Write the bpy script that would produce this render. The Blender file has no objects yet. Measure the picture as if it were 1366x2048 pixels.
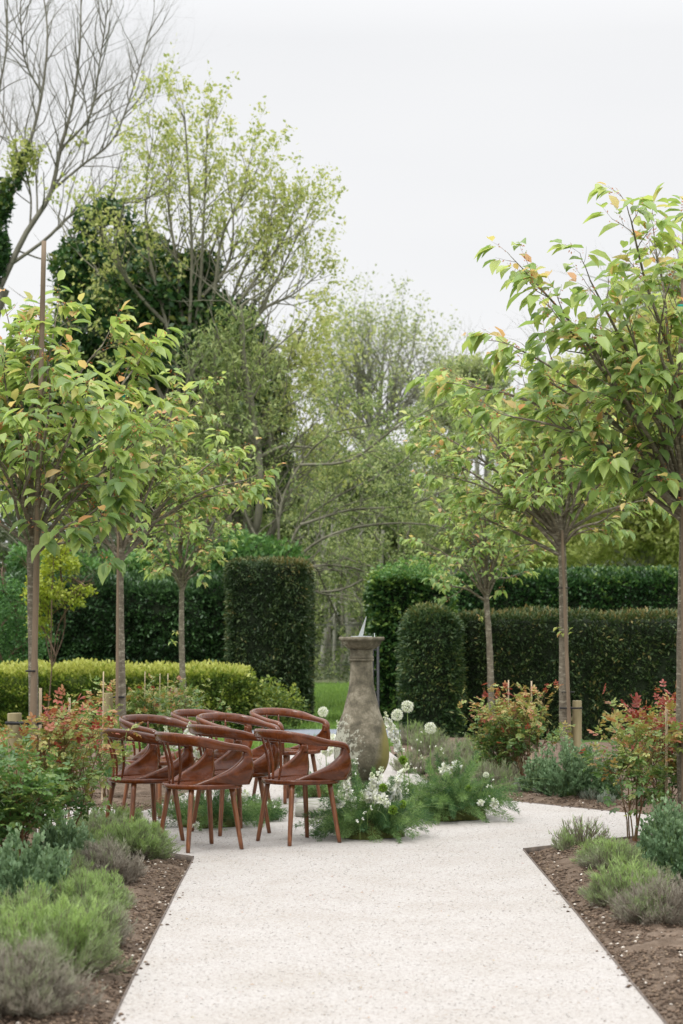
import bpy, math, random
import numpy as np
from mathutils import Vector, Matrix
R = math.radians
sc = bpy.context.scene
C = sc.collection
# ------------------------------------------------------------------ camera
H = 1.5; F = 4100.0; HOR = 1255.0
PITCH = math.atan((HOR - 1024) / F)
cam_d = bpy.data.cameras.new("camera"); cam = bpy.data.objects.new("camera", cam_d); C.objects.link(cam)
cam.location = (0, 0, H); cam.rotation_euler = (math.pi / 2 + PITCH, 0, 0)
cam_d.sensor_fit = 'HORIZONTAL'; cam_d.sensor_width = 24.0; cam_d.lens = 24.0 * F / 1366
cam_d.clip_start = 0.1; cam_d.clip_end = 2000
cam_d.dof.use_dof = True; cam_d.dof.focus_distance = 15.0; cam_d.dof.aperture_fstop = 4.0
sc.camera = cam
# ------------------------------------------------------------------ world: bright overcast
SUN_EL, SUN_AZ = R(58), R(215)       # azimuth clockwise from +Y
w = bpy.data.worlds.new("World"); sc.world = w; w.use_nodes = True
nt = w.node_tree; nt.nodes.clear()
def wn(t, **k):
    n = nt.nodes.new(t)
    for a, b in k.items(): setattr(n, a, b)
    return n
sky = wn('ShaderNodeTexSky', sky_type='NISHITA', sun_disc=False, sun_elevation=SUN_EL, sun_rotation=SUN_AZ)
skyb = wn('ShaderNodeBackground'); skyb.inputs[1].default_value = 0.05
tc = wn('ShaderNodeTexCoord'); mp = wn('ShaderNodeMapping'); mp.inputs['Scale'].default_value = (1, 1, 4.5)
ns = wn('ShaderNodeTexNoise'); ns.inputs['Scale'].default_value = 1.6; ns.inputs['Detail'].default_value = 4
cr = wn('ShaderNodeValToRGB')
cr.color_ramp.elements[0].position = .3; cr.color_ramp.elements[0].color = (.68, .685, .70, 1)
cr.color_ramp.elements[1].position = .75; cr.color_ramp.elements[1].color = (.75, .75, .752, 1)
sep = wn('ShaderNodeSeparateXYZ'); mr = wn('ShaderNodeMapRange')
mr.inputs[1].default_value = .28; mr.inputs[2].default_value = 1; mr.inputs[3].default_value = 1.0; mr.inputs[4].default_value = 3.7
cb = wn('ShaderNodeBackground'); add = wn('ShaderNodeMixShader'); add.inputs[0].default_value = .94
out = wn('ShaderNodeOutputWorld')
L_ = nt.links.new
L_(tc.outputs['Generated'], mp.inputs['Vector']); L_(mp.outputs[0], ns.inputs['Vector']); L_(ns.outputs[0], cr.inputs[0])
L_(cr.outputs[0], cb.inputs[0]); L_(tc.outputs['Generated'], sep.inputs[0]); L_(sep.outputs[2], mr.inputs[0]); L_(mr.outputs[0], cb.inputs[1])
L_(sky.outputs[0], skyb.inputs[0]); L_(skyb.outputs[0], add.inputs[1]); L_(cb.outputs[0], add.inputs[2]); L_(add.outputs[0], out.inputs[0])
sun_d = bpy.data.lights.new("sun", 'SUN'); sun_d.energy = 1.3; sun_d.angle = R(18); sun_d.color = (1, .97, .92)
sun = bpy.data.objects.new("sun", sun_d); C.objects.link(sun); sun.location = (0, 0, 30)
sd = Vector((math.sin(SUN_AZ) * math.cos(SUN_EL), math.cos(SUN_AZ) * math.cos(SUN_EL), math.sin(SUN_EL)))
sun.rotation_euler = sd.to_track_quat('Z', 'Y').to_euler()
vs = sc.view_settings; vs.view_transform = 'Standard'; vs.look = 'None'; vs.exposure = 0.4; vs.gamma = 1
sc.cycles.max_bounces = 6; sc.cycles.diffuse_bounces = 3; sc.cycles.glossy_bounces = 2; sc.cycles.transmission_bounces = 3
sc.cycles.use_denoising = True

# ------------------------------------------------------------------ helpers
def ray(px, py):
    x = (px - 683) / F; y = (1024 - py) / F
    c, s = math.cos(PITCH), math.sin(PITCH)
    return x, c - y * s, s + y * c
def at(px, py, D):
    x, f, u = ray(px, py)
    return np.array((x / f * D, D, H + u / f * D))
def G(px, py, z=0.0):
    x, f, u = ray(px, py)
    t = (z - H) / u
    return np.array((x * t, f * t, z))
def kx(D): return F / D

def setp(o, label=None, cat=None, group=None, kind=None):
    if label: o['label'] = label
    if cat: o['category'] = cat
    if group: o['group'] = group
    if kind: o['kind'] = kind
    return o
def empty(name, loc=(0, 0, 0), rz=0, **k):
    o = bpy.data.objects.new(name, None); C.objects.link(o); o.location = tuple(loc); o.rotation_euler = (0, 0, rz)
    o.empty_display_size = .1
    return setp(o, **k)
def link_mesh(name, me, mat, parent=None, smooth=True):
    me.materials.append(mat)
    if smooth: me.polygons.foreach_set('use_smooth', np.ones(len(me.polygons), dtype=bool))
    o = bpy.data.objects.new(name, me); C.objects.link(o)
    if parent is not None:
        o.parent = parent
    return o
def np_mesh(name, V, faces, mat, parent=None, attr=None, smooth=False, origin=None):
    """faces: list of (n,k) int arrays"""
    V = np.asarray(V, dtype=np.float32)
    if origin is not None: V = V - np.asarray(origin, dtype=np.float32)
    me = bpy.data.meshes.new(name)
    me.vertices.add(len(V)); me.vertices.foreach_set('co', V.ravel())
    tot = sum(f.size for f in faces); npoly = sum(len(f) for f in faces)
    me.loops.add(tot); me.polygons.add(npoly)
    me.loops.foreach_set('vertex_index', np.concatenate([f.ravel() for f in faces]).astype(np.int32))
    st = []; o = 0
    for f in faces:
        k = f.shape[1]; st.append(o + np.arange(len(f)) * k); o += f.size
    me.polygons.foreach_set('loop_start', np.concatenate(st).astype(np.int32))
    if attr is not None:
        a = me.attributes.new('v', 'FLOAT', 'POINT'); a.data.foreach_set('value', np.asarray(attr, dtype=np.float32))
    me.update(calc_edges=True)
    return link_mesh(name, me, mat, parent, smooth)

def unit(v): return v / np.maximum(np.linalg.norm(v, axis=-1, keepdims=True), 1e-9)
class Tubes:
    def __init__(s): s.V = []; s.F = []; s.A = []; s.n = 0
    def add(s, P, r, sides=5, v=0.5, cap=False):
        P = np.asarray(P, float); n = len(P); r = np.broadcast_to(np.asarray(r, float), (n,))
        T = unit(np.gradient(P, axis=0))
        ref = np.array((0.3, 0.2, 1.0)) if abs(T[0][2]) < .9 else np.array((1.0, .1, 0.))
        U = unit(np.cross(T, ref)); W = np.cross(T, U)
        a = np.arange(sides) * 2 * math.pi / sides
        ring = U[:, None, :] * np.cos(a)[None, :, None] + W[:, None, :] * np.sin(a)[None, :, None]
        V = P[:, None, :] + ring * r[:, None, None]
        i = np.arange(n - 1)[:, None] * sides; j = np.arange(sides)[None, :]; j2 = (j + 1) % sides
        Fq = np.stack([i + j, i + j2, i + sides + j2, i + sides + j], -1).reshape(-1, 4) + s.n
        s.V.append(V.reshape(-1, 3)); s.F.append(Fq); s.A.append(np.full(n * sides, v) if np.isscalar(v) else np.repeat(v, sides))
        s.n += n * sides
        if cap:
            for e, c in ((0, P[0]), (n - 1, P[-1])):
                s.V.append(c[None]); s.A.append(np.array([v if np.isscalar(v) else v[e]]))
                b = s.n - 0
                base = b - n * sides + e * sides if e == 0 else b - 1 - sides
                q = np.stack([np.full(sides, b), base + np.arange(sides), base + (np.arange(sides) + 1) % sides, np.full(sides, b)], -1)
                s.tri = getattr(s, 'tri', []) + [q[:, :3]]
                s.n += 1
    def build(s, name, mat, parent=None, smooth=True, origin=None):
        if not s.V: return None
        fs = [np.concatenate(s.F)] + ([np.concatenate(s.tri)] if getattr(s, 'tri', None) else [])
        return np_mesh(name, np.concatenate(s.V), fs, mat, parent, np.concatenate(s.A), smooth, origin)

# leaf templates: (u along, w side, h normal), faces
TPL = {
 'diamond': (np.array([(0,0,0),(.45,.5,.06),(1,0,0),(.45,-.5,.06)]), [(0,3,2,1)]),
 'blade': (np.array([(0,-.5,0),(0,.5,0),(1,.12,.05),(1,-.12,.05)]), [(0,1,2,3)]),
 'oval': (np.array([(0,0,0),(.3,.45,.1),(.75,.38,.1),(1,0,0),(.75,-.38,.1),(.3,-.45,.1)]), [(0,3,2,1),(0,5,4,3)]),
 'cherry': (np.array([(0,0,0),(.28,.46,.10),(.62,.42,.08),(1.0,0,-.18),(.62,-.42,.08),(.28,-.46,.10),(.3,0,-.02),(.62,0,-.05),(.85,.17,-.05),(.85,-.17,-.05)]),
            [(0,6,1),(6,7,2,1),(7,3,8,2),(0,5,6),(6,5,4,7),(7,4,9,3)]),
}
class Leaves:
    def __init__(s, tpl='diamond'):
        s.t, s.f = TPL[tpl]; s.P = []; s.D = []; s.N = []; s.S = []; s.W = []; s.A = []
    def add(s, P, D, N, S, W, A):
        n = len(P)
        s.P.append(np.asarray(P, float)); s.D.append(np.broadcast_to(D, (n, 3))); s.N.append(np.broadcast_to(N, (n, 3)))
        for l, x in ((s.S, S), (s.W, W), (s.A, A)): l.append(np.broadcast_to(x, (n,)).astype(float))
    def build(s, name, mat, parent=None, smooth=False, origin=None):
        if not s.P: return None
        P = np.concatenate(s.P); D = unit(np.concatenate(s.D)); N = np.concatenate(s.N)
        Sd = unit(np.cross(D, N) + 1e-6); N = np.cross(Sd, D)
        S = np.concatenate(s.S); W = np.concatenate(s.W); A = np.concatenate(s.A)
        t = s.t; k = len(t)
        V = P[:, None] + D[:, None] * (t[None, :, 0, None] * S[:, None, None]) + Sd[:, None] * (t[None, :, 1, None] * W[:, None, None]) + N[:, None] * (t[None, :, 2, None] * S[:, None, None])
        base = (np.arange(len(P)) * k)[:, None]
        by = {}
        for f in s.f: by.setdefault(len(f), []).append(f)
        fs = [(base[:, None, :] + np.array(v)[None]).reshape(-1, n) for n, v in by.items()]
        return np_mesh(name, V.reshape(-1, 3), fs, mat, parent, np.repeat(A, k), smooth, origin)

def rdir(rng, n, up=0.0):
    v = rng.normal(size=(n, 3)); v[:, 2] += up
    return unit(v)

# ------------------------------------------------------------------ materials
def newmat(name):
    m = bpy.data.materials.new(name); m.use_nodes = True; n = m.node_tree; n.nodes.clear()
    o = n.nodes.new('ShaderNodeOutputMaterial'); return m, n, o
def nd(n, t, inp=None, **k):
    x = n.nodes.new(t)
    for a, b in k.items(): setattr(x, a, b)
    if inp:
        for a, b in inp.items():
            if isinstance(b, bpy.types.NodeSocket): n.links.new(b, x.inputs[a])
            else: x.inputs[a].default_value = b
    return x
def ramp(n, fac, stops):
    x = n.nodes.new('ShaderNodeValToRGB'); e = x.color_ramp.elements
    while len(e) > 1: e.remove(e[0])
    e[0].position = stops[0][0]; e[0].color = (*stops[0][1], 1)
    for p, c in stops[1:]:
        q = e.new(p); q.color = (*c, 1)
    n.links.new(fac, x.inputs[0]); return x
GAIN = dict(cherry_leaf=1.75, rose_leaf=1.45, catmint_leaf=1.35, lavender_leaf=1.6, spring_leaf=1.55, holly_leaf=1.6, olive_leaf=1.95, hazed_far_leaf=1.9, bush_leaf=1.5, lime_leaf=1.25,
            yew_needle=1.45, yew_needle_green=1.4, ivy_leaf=1.05, laurel_leaf=1.3, golden_hedge_leaf=1.2, fern_leaf=1.15, grass_blade=1.6, silver_leaf=1.2, flower_stalk=1.4)
def leafmat(name, stops, trans=.35, rough=.5, spec=.35, back=None):
    gn = GAIN.get(name, 1); stops = [(p, tuple(min(c * gn, .8) for c in col)) for p, col in stops]
    m, n, o = newmat(name)
    a = nd(n, 'ShaderNodeAttribute', attribute_name='v')
    c = ramp(n, a.outputs['Fac'], stops)
    b = nd(n, 'ShaderNodeBsdfPrincipled', {'Base Color': c.outputs[0], 'Roughness': rough, 'Specular IOR Level': spec})
    hs = nd(n, 'ShaderNodeHueSaturation', {'Color': c.outputs[0], 'Value': 1.25, 'Saturation': 1.1, 'Hue': .49})
    t = nd(n, 'ShaderNodeBsdfTranslucent', {'Color': hs.outputs[0]})
    mx = nd(n, 'ShaderNodeMixShader', {0: trans, 1: b.outputs[0], 2: t.outputs[0]})
    n.links.new(mx.outputs[0], o.inputs[0]); return m
def noisemat(name, stops, scale=20, rough=.8, bump=.3, bscale=None, stretch=(1, 1, 1), detail=6, coords='Object', dist=.01, spec=.3, distortion=0.):
    m, n, o = newmat(name)
    t = nd(n, 'ShaderNodeTexCoord'); mp = nd(n, 'ShaderNodeMapping', {'Vector': t.outputs[coords], 'Scale': stretch})
    ns = nd(n, 'ShaderNodeTexNoise', {'Vector': mp.outputs[0], 'Scale': scale, 'Detail': detail, 'Roughness': .65, 'Distortion': distortion})
    c = ramp(n, ns.outputs[0], stops)
    n2 = nd(n, 'ShaderNodeTexNoise', {'Vector': mp.outputs[0], 'Scale': bscale or scale * 3, 'Detail': 5})
    bp = nd(n, 'ShaderNodeBump', {'Height': n2.outputs[0], 'Strength': bump, 'Distance': dist})
    b = nd(n, 'ShaderNodeBsdfPrincipled', {'Base Color': c.outputs[0], 'Roughness': rough, 'Normal': bp.outputs[0], 'Specular IOR Level': spec})
    n.links.new(b.outputs[0], o.inputs[0]); return m
def sq(r, g, b):   # sRGB 0-255 -> linear
    f = lambda c: (c / 255 / 12.92) if c / 255 <= .04045 else ((c / 255 + .055) / 1.055) ** 2.4
    return (f(r), f(g), f(b))

M = {}
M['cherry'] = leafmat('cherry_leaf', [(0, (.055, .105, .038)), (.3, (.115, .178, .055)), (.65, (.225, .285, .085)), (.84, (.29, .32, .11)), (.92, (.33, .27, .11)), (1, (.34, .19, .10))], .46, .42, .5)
M['stalk'] = leafmat('flower_stalk', [(0, (.22, .12, .04)), (.6, (.35, .13, .05)), (1, (.5, .25, .15))], .3)
M['rose'] = leafmat('rose_leaf', [(0, (.03, .075, .022)), (.35, (.075, .14, .035)), (.6, (.18, .215, .06)), (.78, (.26, .18, .06)), (.92, (.22, .085, .045)), (1, (.19, .045, .03))], .3, .4, .45)
M['catmint'] = leafmat('catmint_leaf', [(0, (.05, .10, .045)), (.6, (.115, .18, .09)), (1, (.20, .27, .15))], .25, .6)
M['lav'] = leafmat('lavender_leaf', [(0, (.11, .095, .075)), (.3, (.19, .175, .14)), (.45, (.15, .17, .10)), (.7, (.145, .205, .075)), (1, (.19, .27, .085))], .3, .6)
M['silver'] = leafmat('silver_leaf', [(0, (.14, .18, .13)), (.6, (.24, .28, .22)), (1, (.36, .39, .33))], .2, .7)
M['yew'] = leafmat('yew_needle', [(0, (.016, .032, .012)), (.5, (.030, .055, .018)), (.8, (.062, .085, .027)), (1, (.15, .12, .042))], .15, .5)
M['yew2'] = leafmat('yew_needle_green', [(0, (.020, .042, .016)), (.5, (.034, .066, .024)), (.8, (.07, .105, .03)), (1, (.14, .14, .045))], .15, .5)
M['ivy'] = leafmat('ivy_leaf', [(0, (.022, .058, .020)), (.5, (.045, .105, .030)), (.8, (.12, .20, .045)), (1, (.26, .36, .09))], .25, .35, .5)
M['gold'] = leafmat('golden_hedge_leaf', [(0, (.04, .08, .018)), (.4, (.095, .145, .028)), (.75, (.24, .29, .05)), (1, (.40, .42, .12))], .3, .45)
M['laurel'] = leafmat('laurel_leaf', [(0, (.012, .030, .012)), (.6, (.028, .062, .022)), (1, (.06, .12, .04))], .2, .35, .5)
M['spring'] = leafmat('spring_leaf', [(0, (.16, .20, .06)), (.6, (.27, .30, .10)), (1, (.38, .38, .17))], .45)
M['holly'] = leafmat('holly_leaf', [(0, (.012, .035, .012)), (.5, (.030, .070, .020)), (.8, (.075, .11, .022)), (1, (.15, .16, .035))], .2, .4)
M['olive'] = leafmat('olive_leaf', [(0, (.055, .085, .030)), (.5, (.12, .155, .055)), (1, (.22, .25, .10))], .35)
M['far'] = leafmat('hazed_far_leaf', [(0, (.10, .13, .06)), (.5, (.17, .20, .085)), (1, (.26, .28, .12))], .4)  # far foliage lightened in its colour to stand in for distance haze
M['bush'] = leafmat('bush_leaf', [(0, (.03, .08, .025)), (.6, (.07, .15, .04)), (1, (.14, .23, .06))], .3)
M['lime'] = leafmat('lime_leaf', [(0, (.15, .20, .03)), (.6, (.28, .33, .045)), (1, (.38, .40, .08))], .4)
M['shade'] = leafmat('woodland_leaf', [(0, (.035, .055, .022)), (.6, (.075, .10, .04)), (1, (.13, .155, .065))], .3)
M['fern'] = leafmat('fern_leaf', [(0, (.035, .085, .030)), (.5, (.085, .165, .055)), (1, (.20, .30, .10))], .35)
M['grass'] = leafmat('grass_blade', [(0, (.055, .11, .025)), (.6, (.105, .18, .038)), (1, (.18, .25, .06))], .35)
M['petal'] = leafmat('white_petal', [(0, (.50, .56, .34)), (.4, (.76, .77, .66)), (1, (.86, .85, .80))], .3, .6)
M['greenball'] = leafmat('green_ball', [(0, (.10, .20, .03)), (1, (.27, .40, .06))], .3)
M['stem'] = leafmat('green_stem', [(0, (.08, .15, .04)), (1, (.20, .30, .08))], .1)
M['moss'] = noisemat('moss', [(.3, (.035, .045, .012)), (.6, (.09, .10, .025)), (.8, (.15, .12, .04))], 30, .95, .8)
M['bark'] = noisemat('cherry_bark', [(.3, (.10, .082, .06)), (.55, (.18, .155, .115)), (.66, (.36, .33, .26))], 16, .8, .6, stretch=(1, 1, 2.6), coords='Object')
M['twig'] = noisemat('twig_bark', [(.3, (.08, .05, .035)), (.7, (.17, .11, .075))], 20, .8, .3)
M['oldbark'] = noisemat('tree_bark', [(.3, (.10, .095, .065)), (.6, (.20, .19, .14)), (.8, (.29, .28, .21))], 5, .9, .5, stretch=(1, 1, .3))
M['barebark'] = noisemat('bare_tree_bark', [(.3, (.11, .10, .08)), (.6, (.20, .19, .15)), (.8, (.28, .27, .22))], 4, .9, .5, stretch=(1, 1, .3))
M['farbark'] = noisemat('hazed_far_bark', [(.3, (.17, .17, .13)), (.7, (.30, .30, .24))], 4, .9, .3)  # distance fading put into the colour: far branches paler than near bark
M['rosestem'] = noisemat('rose_stem', [(.3, (.07, .08, .03)), (.7, (.20, .08, .04))], 14, .6, .2)
M['lavstem'] = noisemat('lavender_stem', [(.3, (.11, .085, .06)), (.7, (.25, .21, .165))], 30, .9, .2)
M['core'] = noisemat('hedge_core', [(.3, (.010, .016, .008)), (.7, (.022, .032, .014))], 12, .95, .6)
M['goldcore'] = noisemat('golden_hedge_core', [(.3, (.03, .05, .012)), (.7, (.08, .11, .02))], 12, .95, .6)
M['cane'] = noisemat('bamboo_cane', [(.3, (.36, .27, .17)), (.7, (.52, .42, .29))], 6, .6, .2, stretch=(1, 1, .4))
M['brownstake'] = noisemat('brown_stake', [(.3, (.13, .095, .065)), (.6, (.21, .155, .105)), (.8, (.28, .22, .15))], 10, .7, .4, stretch=(1, 1, .2))
M['post'] = noisemat('round_post_wood', [(.25, (.17, .14, .07)), (.5, (.28, .235, .13)), (.75, (.36, .31, .19))], 10, .75, .4, stretch=(1, 1, .12))
M['rubber'] = noisemat('black_rubber', [(.3, (.012, .012, .013)), (.7, (.02, .02, .02))], 20, .5, .1)
M['greentie'] = noisemat('green_tie', [(.3, (.0, .20, .15)), (.7, (.0, .25, .18))], 20, .5, .1)
M['metal'] = noisemat('rusty_steel', [(.3, (.075, .060, .050)), (.6, (.14, .11, .09)), (.8, (.20, .15, .11))], 14, .7, .4)
M['darkmetal'] = noisemat('dark_metal', [(.3, (.02, .02, .022)), (.7, (.04, .04, .042))], 20, .5, .1)
M['brass'] = noisemat('dial_metal', [(.3, (.30, .33, .33)), (.7, (.48, .50, .50))], 20, .45, .2)
M['road'] = noisemat('asphalt', [(.3, (.16, .18, .21)), (.7, (.23, .25, .28))], 30, .85, .3)

def wood():
    m, n, o = newmat('polished_mahogany')
    t = nd(n, 'ShaderNodeTexCoord'); mp = nd(n, 'ShaderNodeMapping', {'Vector': t.outputs['Object'], 'Scale': (14, 1.4, 3)})
    ns = nd(n, 'ShaderNodeTexNoise', {'Vector': mp.outputs[0], 'Scale': 5, 'Detail': 8, 'Roughness': .6, 'Distortion': 1.2})
    oi = nd(n, 'ShaderNodeObjectInfo'); mul = nd(n, 'ShaderNodeMath', {0: oi.outputs['Random'], 1: 9.0}, operation='MULTIPLY')
    va = nd(n, 'ShaderNodeVectorMath', {0: mp.outputs[0], 1: mul.outputs[0]}, operation='ADD'); n.links.new(va.outputs[0], ns.inputs['Vector'])
    c = ramp(n, ns.outputs[0], [(.25, (.050, .0115, .0025)), (.5, (.100, .0245, .0055)), (.75, (.165, .046, .011))])
    n3 = nd(n, 'ShaderNodeTexNoise', {'Vector': t.outputs['Object'], 'Scale': 7, 'Detail': 3})
    r = nd(n, 'ShaderNodeMapRange', {0: n3.outputs[0], 1: .3, 2: .7, 3: .16, 4: .32})
    bp = nd(n, 'ShaderNodeBump', {'Height': ns.outputs[0], 'Strength': .03, 'Distance': .002})
    vv = nd(n, 'ShaderNodeMapRange', {0: oi.outputs['Random'], 3: .8, 4: 1.2}); hv = nd(n, 'ShaderNodeHueSaturation', {'Color': c.outputs[0], 'Value': vv.outputs[0]})
    b = nd(n, 'ShaderNodeBsdfPrincipled', {'Base Color': hv.outputs[0], 'Roughness': r.outputs[0], 'Normal': bp.outputs[0], 'Coat Weight': .3, 'Coat Roughness': .07, 'Specular IOR Level': .3})
    n.links.new(b.outputs[0], o.inputs[0]); return m
M['wood'] = wood()
def legwood():
    m, n, o = newmat('polished_leg_wood')
    t = nd(n, 'ShaderNodeTexCoord'); mp = nd(n, 'ShaderNodeMapping', {'Vector': t.outputs['Object'], 'Scale': (14, 14, 1.5)})
    ns = nd(n, 'ShaderNodeTexNoise', {'Vector': mp.outputs[0], 'Scale': 4, 'Detail': 6, 'Distortion': .6})
    c = ramp(n, ns.outputs[0], [(.28, (.085, .026, .009)), (.5, (.17, .058, .020)), (.72, (.27, .10, .036))])
    b = nd(n, 'ShaderNodeBsdfPrincipled', {'Base Color': c.outputs[0], 'Roughness': .33, 'Coat Weight': .3, 'Coat Roughness': .2})
    n.links.new(b.outputs[0], o.inputs[0]); return m
M['legwood'] = legwood()
def stone():
    m, n, o = newmat('weathered_stone')
    t = nd(n, 'ShaderNodeTexCoord')
    n1 = nd(n, 'ShaderNodeTexNoise', {'Vector': t.outputs['Object'], 'Scale': 7, 'Detail': 10, 'Roughness': .75})
    base = ramp(n, n1.outputs[0], [(.34, (.055, .052, .038)), (.5, (.15, .132, .095)), (.62, (.27, .24, .18))])
    sp = nd(n, 'ShaderNodeSeparateXYZ', {0: t.outputs['Object']})
    # dark damp algae low on the bulb, yellow lichen on its right, white lichen spots on its left
    n2 = nd(n, 'ShaderNodeTexNoise', {'Vector': t.outputs['Object'], 'Scale': 3.2, 'Detail': 6})
    zlow = nd(n, 'ShaderNodeMapRange', {0: sp.outputs[2], 1: .85, 2: .22, 3: -.25, 4: .55})
    ad = nd(n, 'ShaderNodeMath', {0: zlow.outputs[0], 1: n2.outputs[0]}, operation='ADD')
    al = ramp(n, ad.outputs[0], [(.50, (0, 0, 0)), (.95, (.85, .85, .85))])
    mx = nd(n, 'ShaderNodeMixRGB', {0: al.outputs[0], 1: base.outputs[0], 2: (.05, .052, .032, 1)})
    mp = nd(n, 'ShaderNodeMapping', {'Vector': t.outputs['Object'], 'Scale': (1, 1, .3)})
    n3 = nd(n, 'ShaderNodeTexNoise', {'Vector': mp.outputs[0], 'Scale': 9, 'Detail': 4})
    xr = nd(n, 'ShaderNodeMapRange', {0: sp.outputs[0], 1: .02, 2: .20, 3: -.5, 4: .45})
    zr = nd(n, 'ShaderNodeMapRange', {0: sp.outputs[2], 1: .95, 2: .6, 3: -.6, 4: .0})
    a2 = nd(n, 'ShaderNodeMath', {0: xr.outputs[0], 1: n3.outputs[0]}, operation='ADD'); a3 = nd(n, 'ShaderNodeMath', {0: a2.outputs[0], 1: zr.outputs[0]}, operation='ADD')
    yl = ramp(n, a3.outputs[0], [(.42, (0, 0, 0)), (.95, (.85, .85, .85))])
    mx2 = nd(n, 'ShaderNodeMixRGB', {0: yl.outputs[0], 1: mx.outputs[0], 2: (.25, .215, .065, 1)})
    n4 = nd(n, 'ShaderNodeTexNoise', {'Vector': t.outputs['Object'], 'Scale': 26, 'Detail': 6, 'Roughness': .7})
    n5 = nd(n, 'ShaderNodeTexNoise', {'Vector': t.outputs['Object'], 'Scale': 4.5, 'Detail': 2})
    xl = nd(n, 'ShaderNodeMapRange', {0: sp.outputs[0], 1: .12, 2: -.14, 3: -.12, 4: .10})
    zz = nd(n, 'ShaderNodeMapRange', {0: sp.outputs[2], 1: .85, 2: .6, 3: -.12, 4: .03})
    b1 = nd(n, 'ShaderNodeMath', {0: n4.outputs[0], 1: xl.outputs[0]}, operation='ADD'); b2 = nd(n, 'ShaderNodeMath', {0: b1.outputs[0], 1: zz.outputs[0]}, operation='ADD')
    b3 = nd(n, 'ShaderNodeMath', {0: n5.outputs[0], 1: .35, 2: b2.outputs[0]}, operation='MULTIPLY_ADD')
    wl = ramp(n, b3.outputs[0], [(.735, (0, 0, 0)), (.80, (.75, .75, .75))])
    mx3 = nd(n, 'ShaderNodeMixRGB', {0: wl.outputs[0], 1: mx2.outputs[0], 2: (.42, .42, .34, 1)})
    # top moss on the cap rim
    n6 = nd(n, 'ShaderNodeTexNoise', {'Vector': t.outputs['Object'], 'Scale': 60, 'Detail': 5})
    bp = nd(n, 'ShaderNodeBump', {'Height': n6.outputs[0], 'Strength': .5, 'Distance': .006})
    bp2 = nd(n, 'ShaderNodeBump', {'Height': n1.outputs[0], 'Strength': .4, 'Distance': .02, 'Normal': bp.outputs[0]})
    b = nd(n, 'ShaderNodeBsdfPrincipled', {'Base Color': mx3.outputs[0], 'Roughness': .9, 'Normal': bp2.outputs[0], 'Specular IOR Level': .2})
    n.links.new(b.outputs[0], o.inputs[0]); return m
M['stone'] = stone()
M['slab'] = noisemat('slab_stone', [(.3, (.20, .19, .16)), (.6, (.34, .33, .29)), (.8, (.45, .44, .39))], 8, .9, .5)
def gravel():
    m, n, o = newmat('pale_gravel')
    t = nd(n, 'ShaderNodeTexCoord')
    v = nd(n, 'ShaderNodeTexVoronoi', {'Vector': t.outputs['Object'], 'Scale': 125, 'Randomness': 1})
    v2 = nd(n, 'ShaderNodeTexVoronoi', {'Vector': t.outputs['Object'], 'Scale': 80, 'Randomness': 1})
    sep = nd(n, 'ShaderNodeSeparateColor', {0: v.outputs['Color']})
    c = ramp(n, sep.outputs[0], [(0, (.25, .22, .192)), (.06, (.322, .297, .272)), (.4, (.380, .356, .335)), (1, (.438, .418, .400))])
    s2 = nd(n, 'ShaderNodeSeparateColor', {0: v2.outputs['Color']})
    fl = ramp(n, s2.outputs[1], [(0, (.74, .67, .58)), (.008, (.84, .80, .73)), (.014, (1, 1, 1)), (1, (1, 1, 1))])
    mx = nd(n, 'ShaderNodeMixRGB', {0: 1.0, 1: c.outputs[0], 2: fl.outputs[0]}, blend_type='MULTIPLY')
    nb = nd(n, 'ShaderNodeTexNoise', {'Vector': t.outputs['Object'], 'Scale': 2.2, 'Detail': 5})
    br = ramp(n, nb.outputs[0], [(.3, (.92, .905, .88)), (.62, (1, 1, 1))])
    mx2 = nd(n, 'ShaderNodeMixRGB', {0: 1.0, 1: mx.outputs[0], 2: br.outputs[0]}, blend_type='MULTIPLY')
    bp0 = nd(n, 'ShaderNodeBump', {'Height': v.outputs['Distance'], 'Strength': .8, 'Distance': .005}, invert=True)
    nl_ = nd(n, 'ShaderNodeTexNoise', {'Vector': t.outputs['Object'], 'Scale': 5, 'Detail': 5, 'Roughness': .7})
    bp = nd(n, 'ShaderNodeBump', {'Height': nl_.outputs[0], 'Strength': .35, 'Distance': .02, 'Normal': bp0.outputs[0]})
    b = nd(n, 'ShaderNodeBsdfPrincipled', {'Base Color': mx2.outputs[0], 'Roughness': .9, 'Normal': bp.outputs[0], 'Specular IOR Level': .2})
    n.links.new(b.outputs[0], o.inputs[0]); return m
M['gravel'] = gravel()
M['pebble'] = leafmat('pebble', [(0, (.16, .12, .08)), (.12, (.22, .185, .14)), (.3, (.32, .295, .27)), (1, (.42, .40, .38))], 0, .85)
M['soilbit'] = leafmat('soil_crumb', [(0, (.055, .036, .024)), (.7, (.16, .11, .075)), (.86, (.24, .18, .12)), (.92, (.5, .45, .38)), (1, (.75, .7, .62))], 0, .95)
M['soil'] = noisemat('dry_soil', [(.28, (.075, .052, .036)), (.5, (.135, .10, .074)), (.72, (.20, .152, .115))], 9, .98, 1.0, bscale=55, dist=.02, spec=.1)
M['lawn'] = noisemat('lawn', [(.3, (.06, .11, .025)), (.6, (.095, .165, .038)), (.8, (.13, .20, .055))], 3, .95, .6, bscale=60, dist=.03)
M['wild'] = noisemat('wood_floor', [(.3, (.05, .07, .025)), (.6, (.10, .11, .05)), (.8, (.14, .12, .07))], 1.2, .95, .6, bscale=20, dist=.05)

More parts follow.
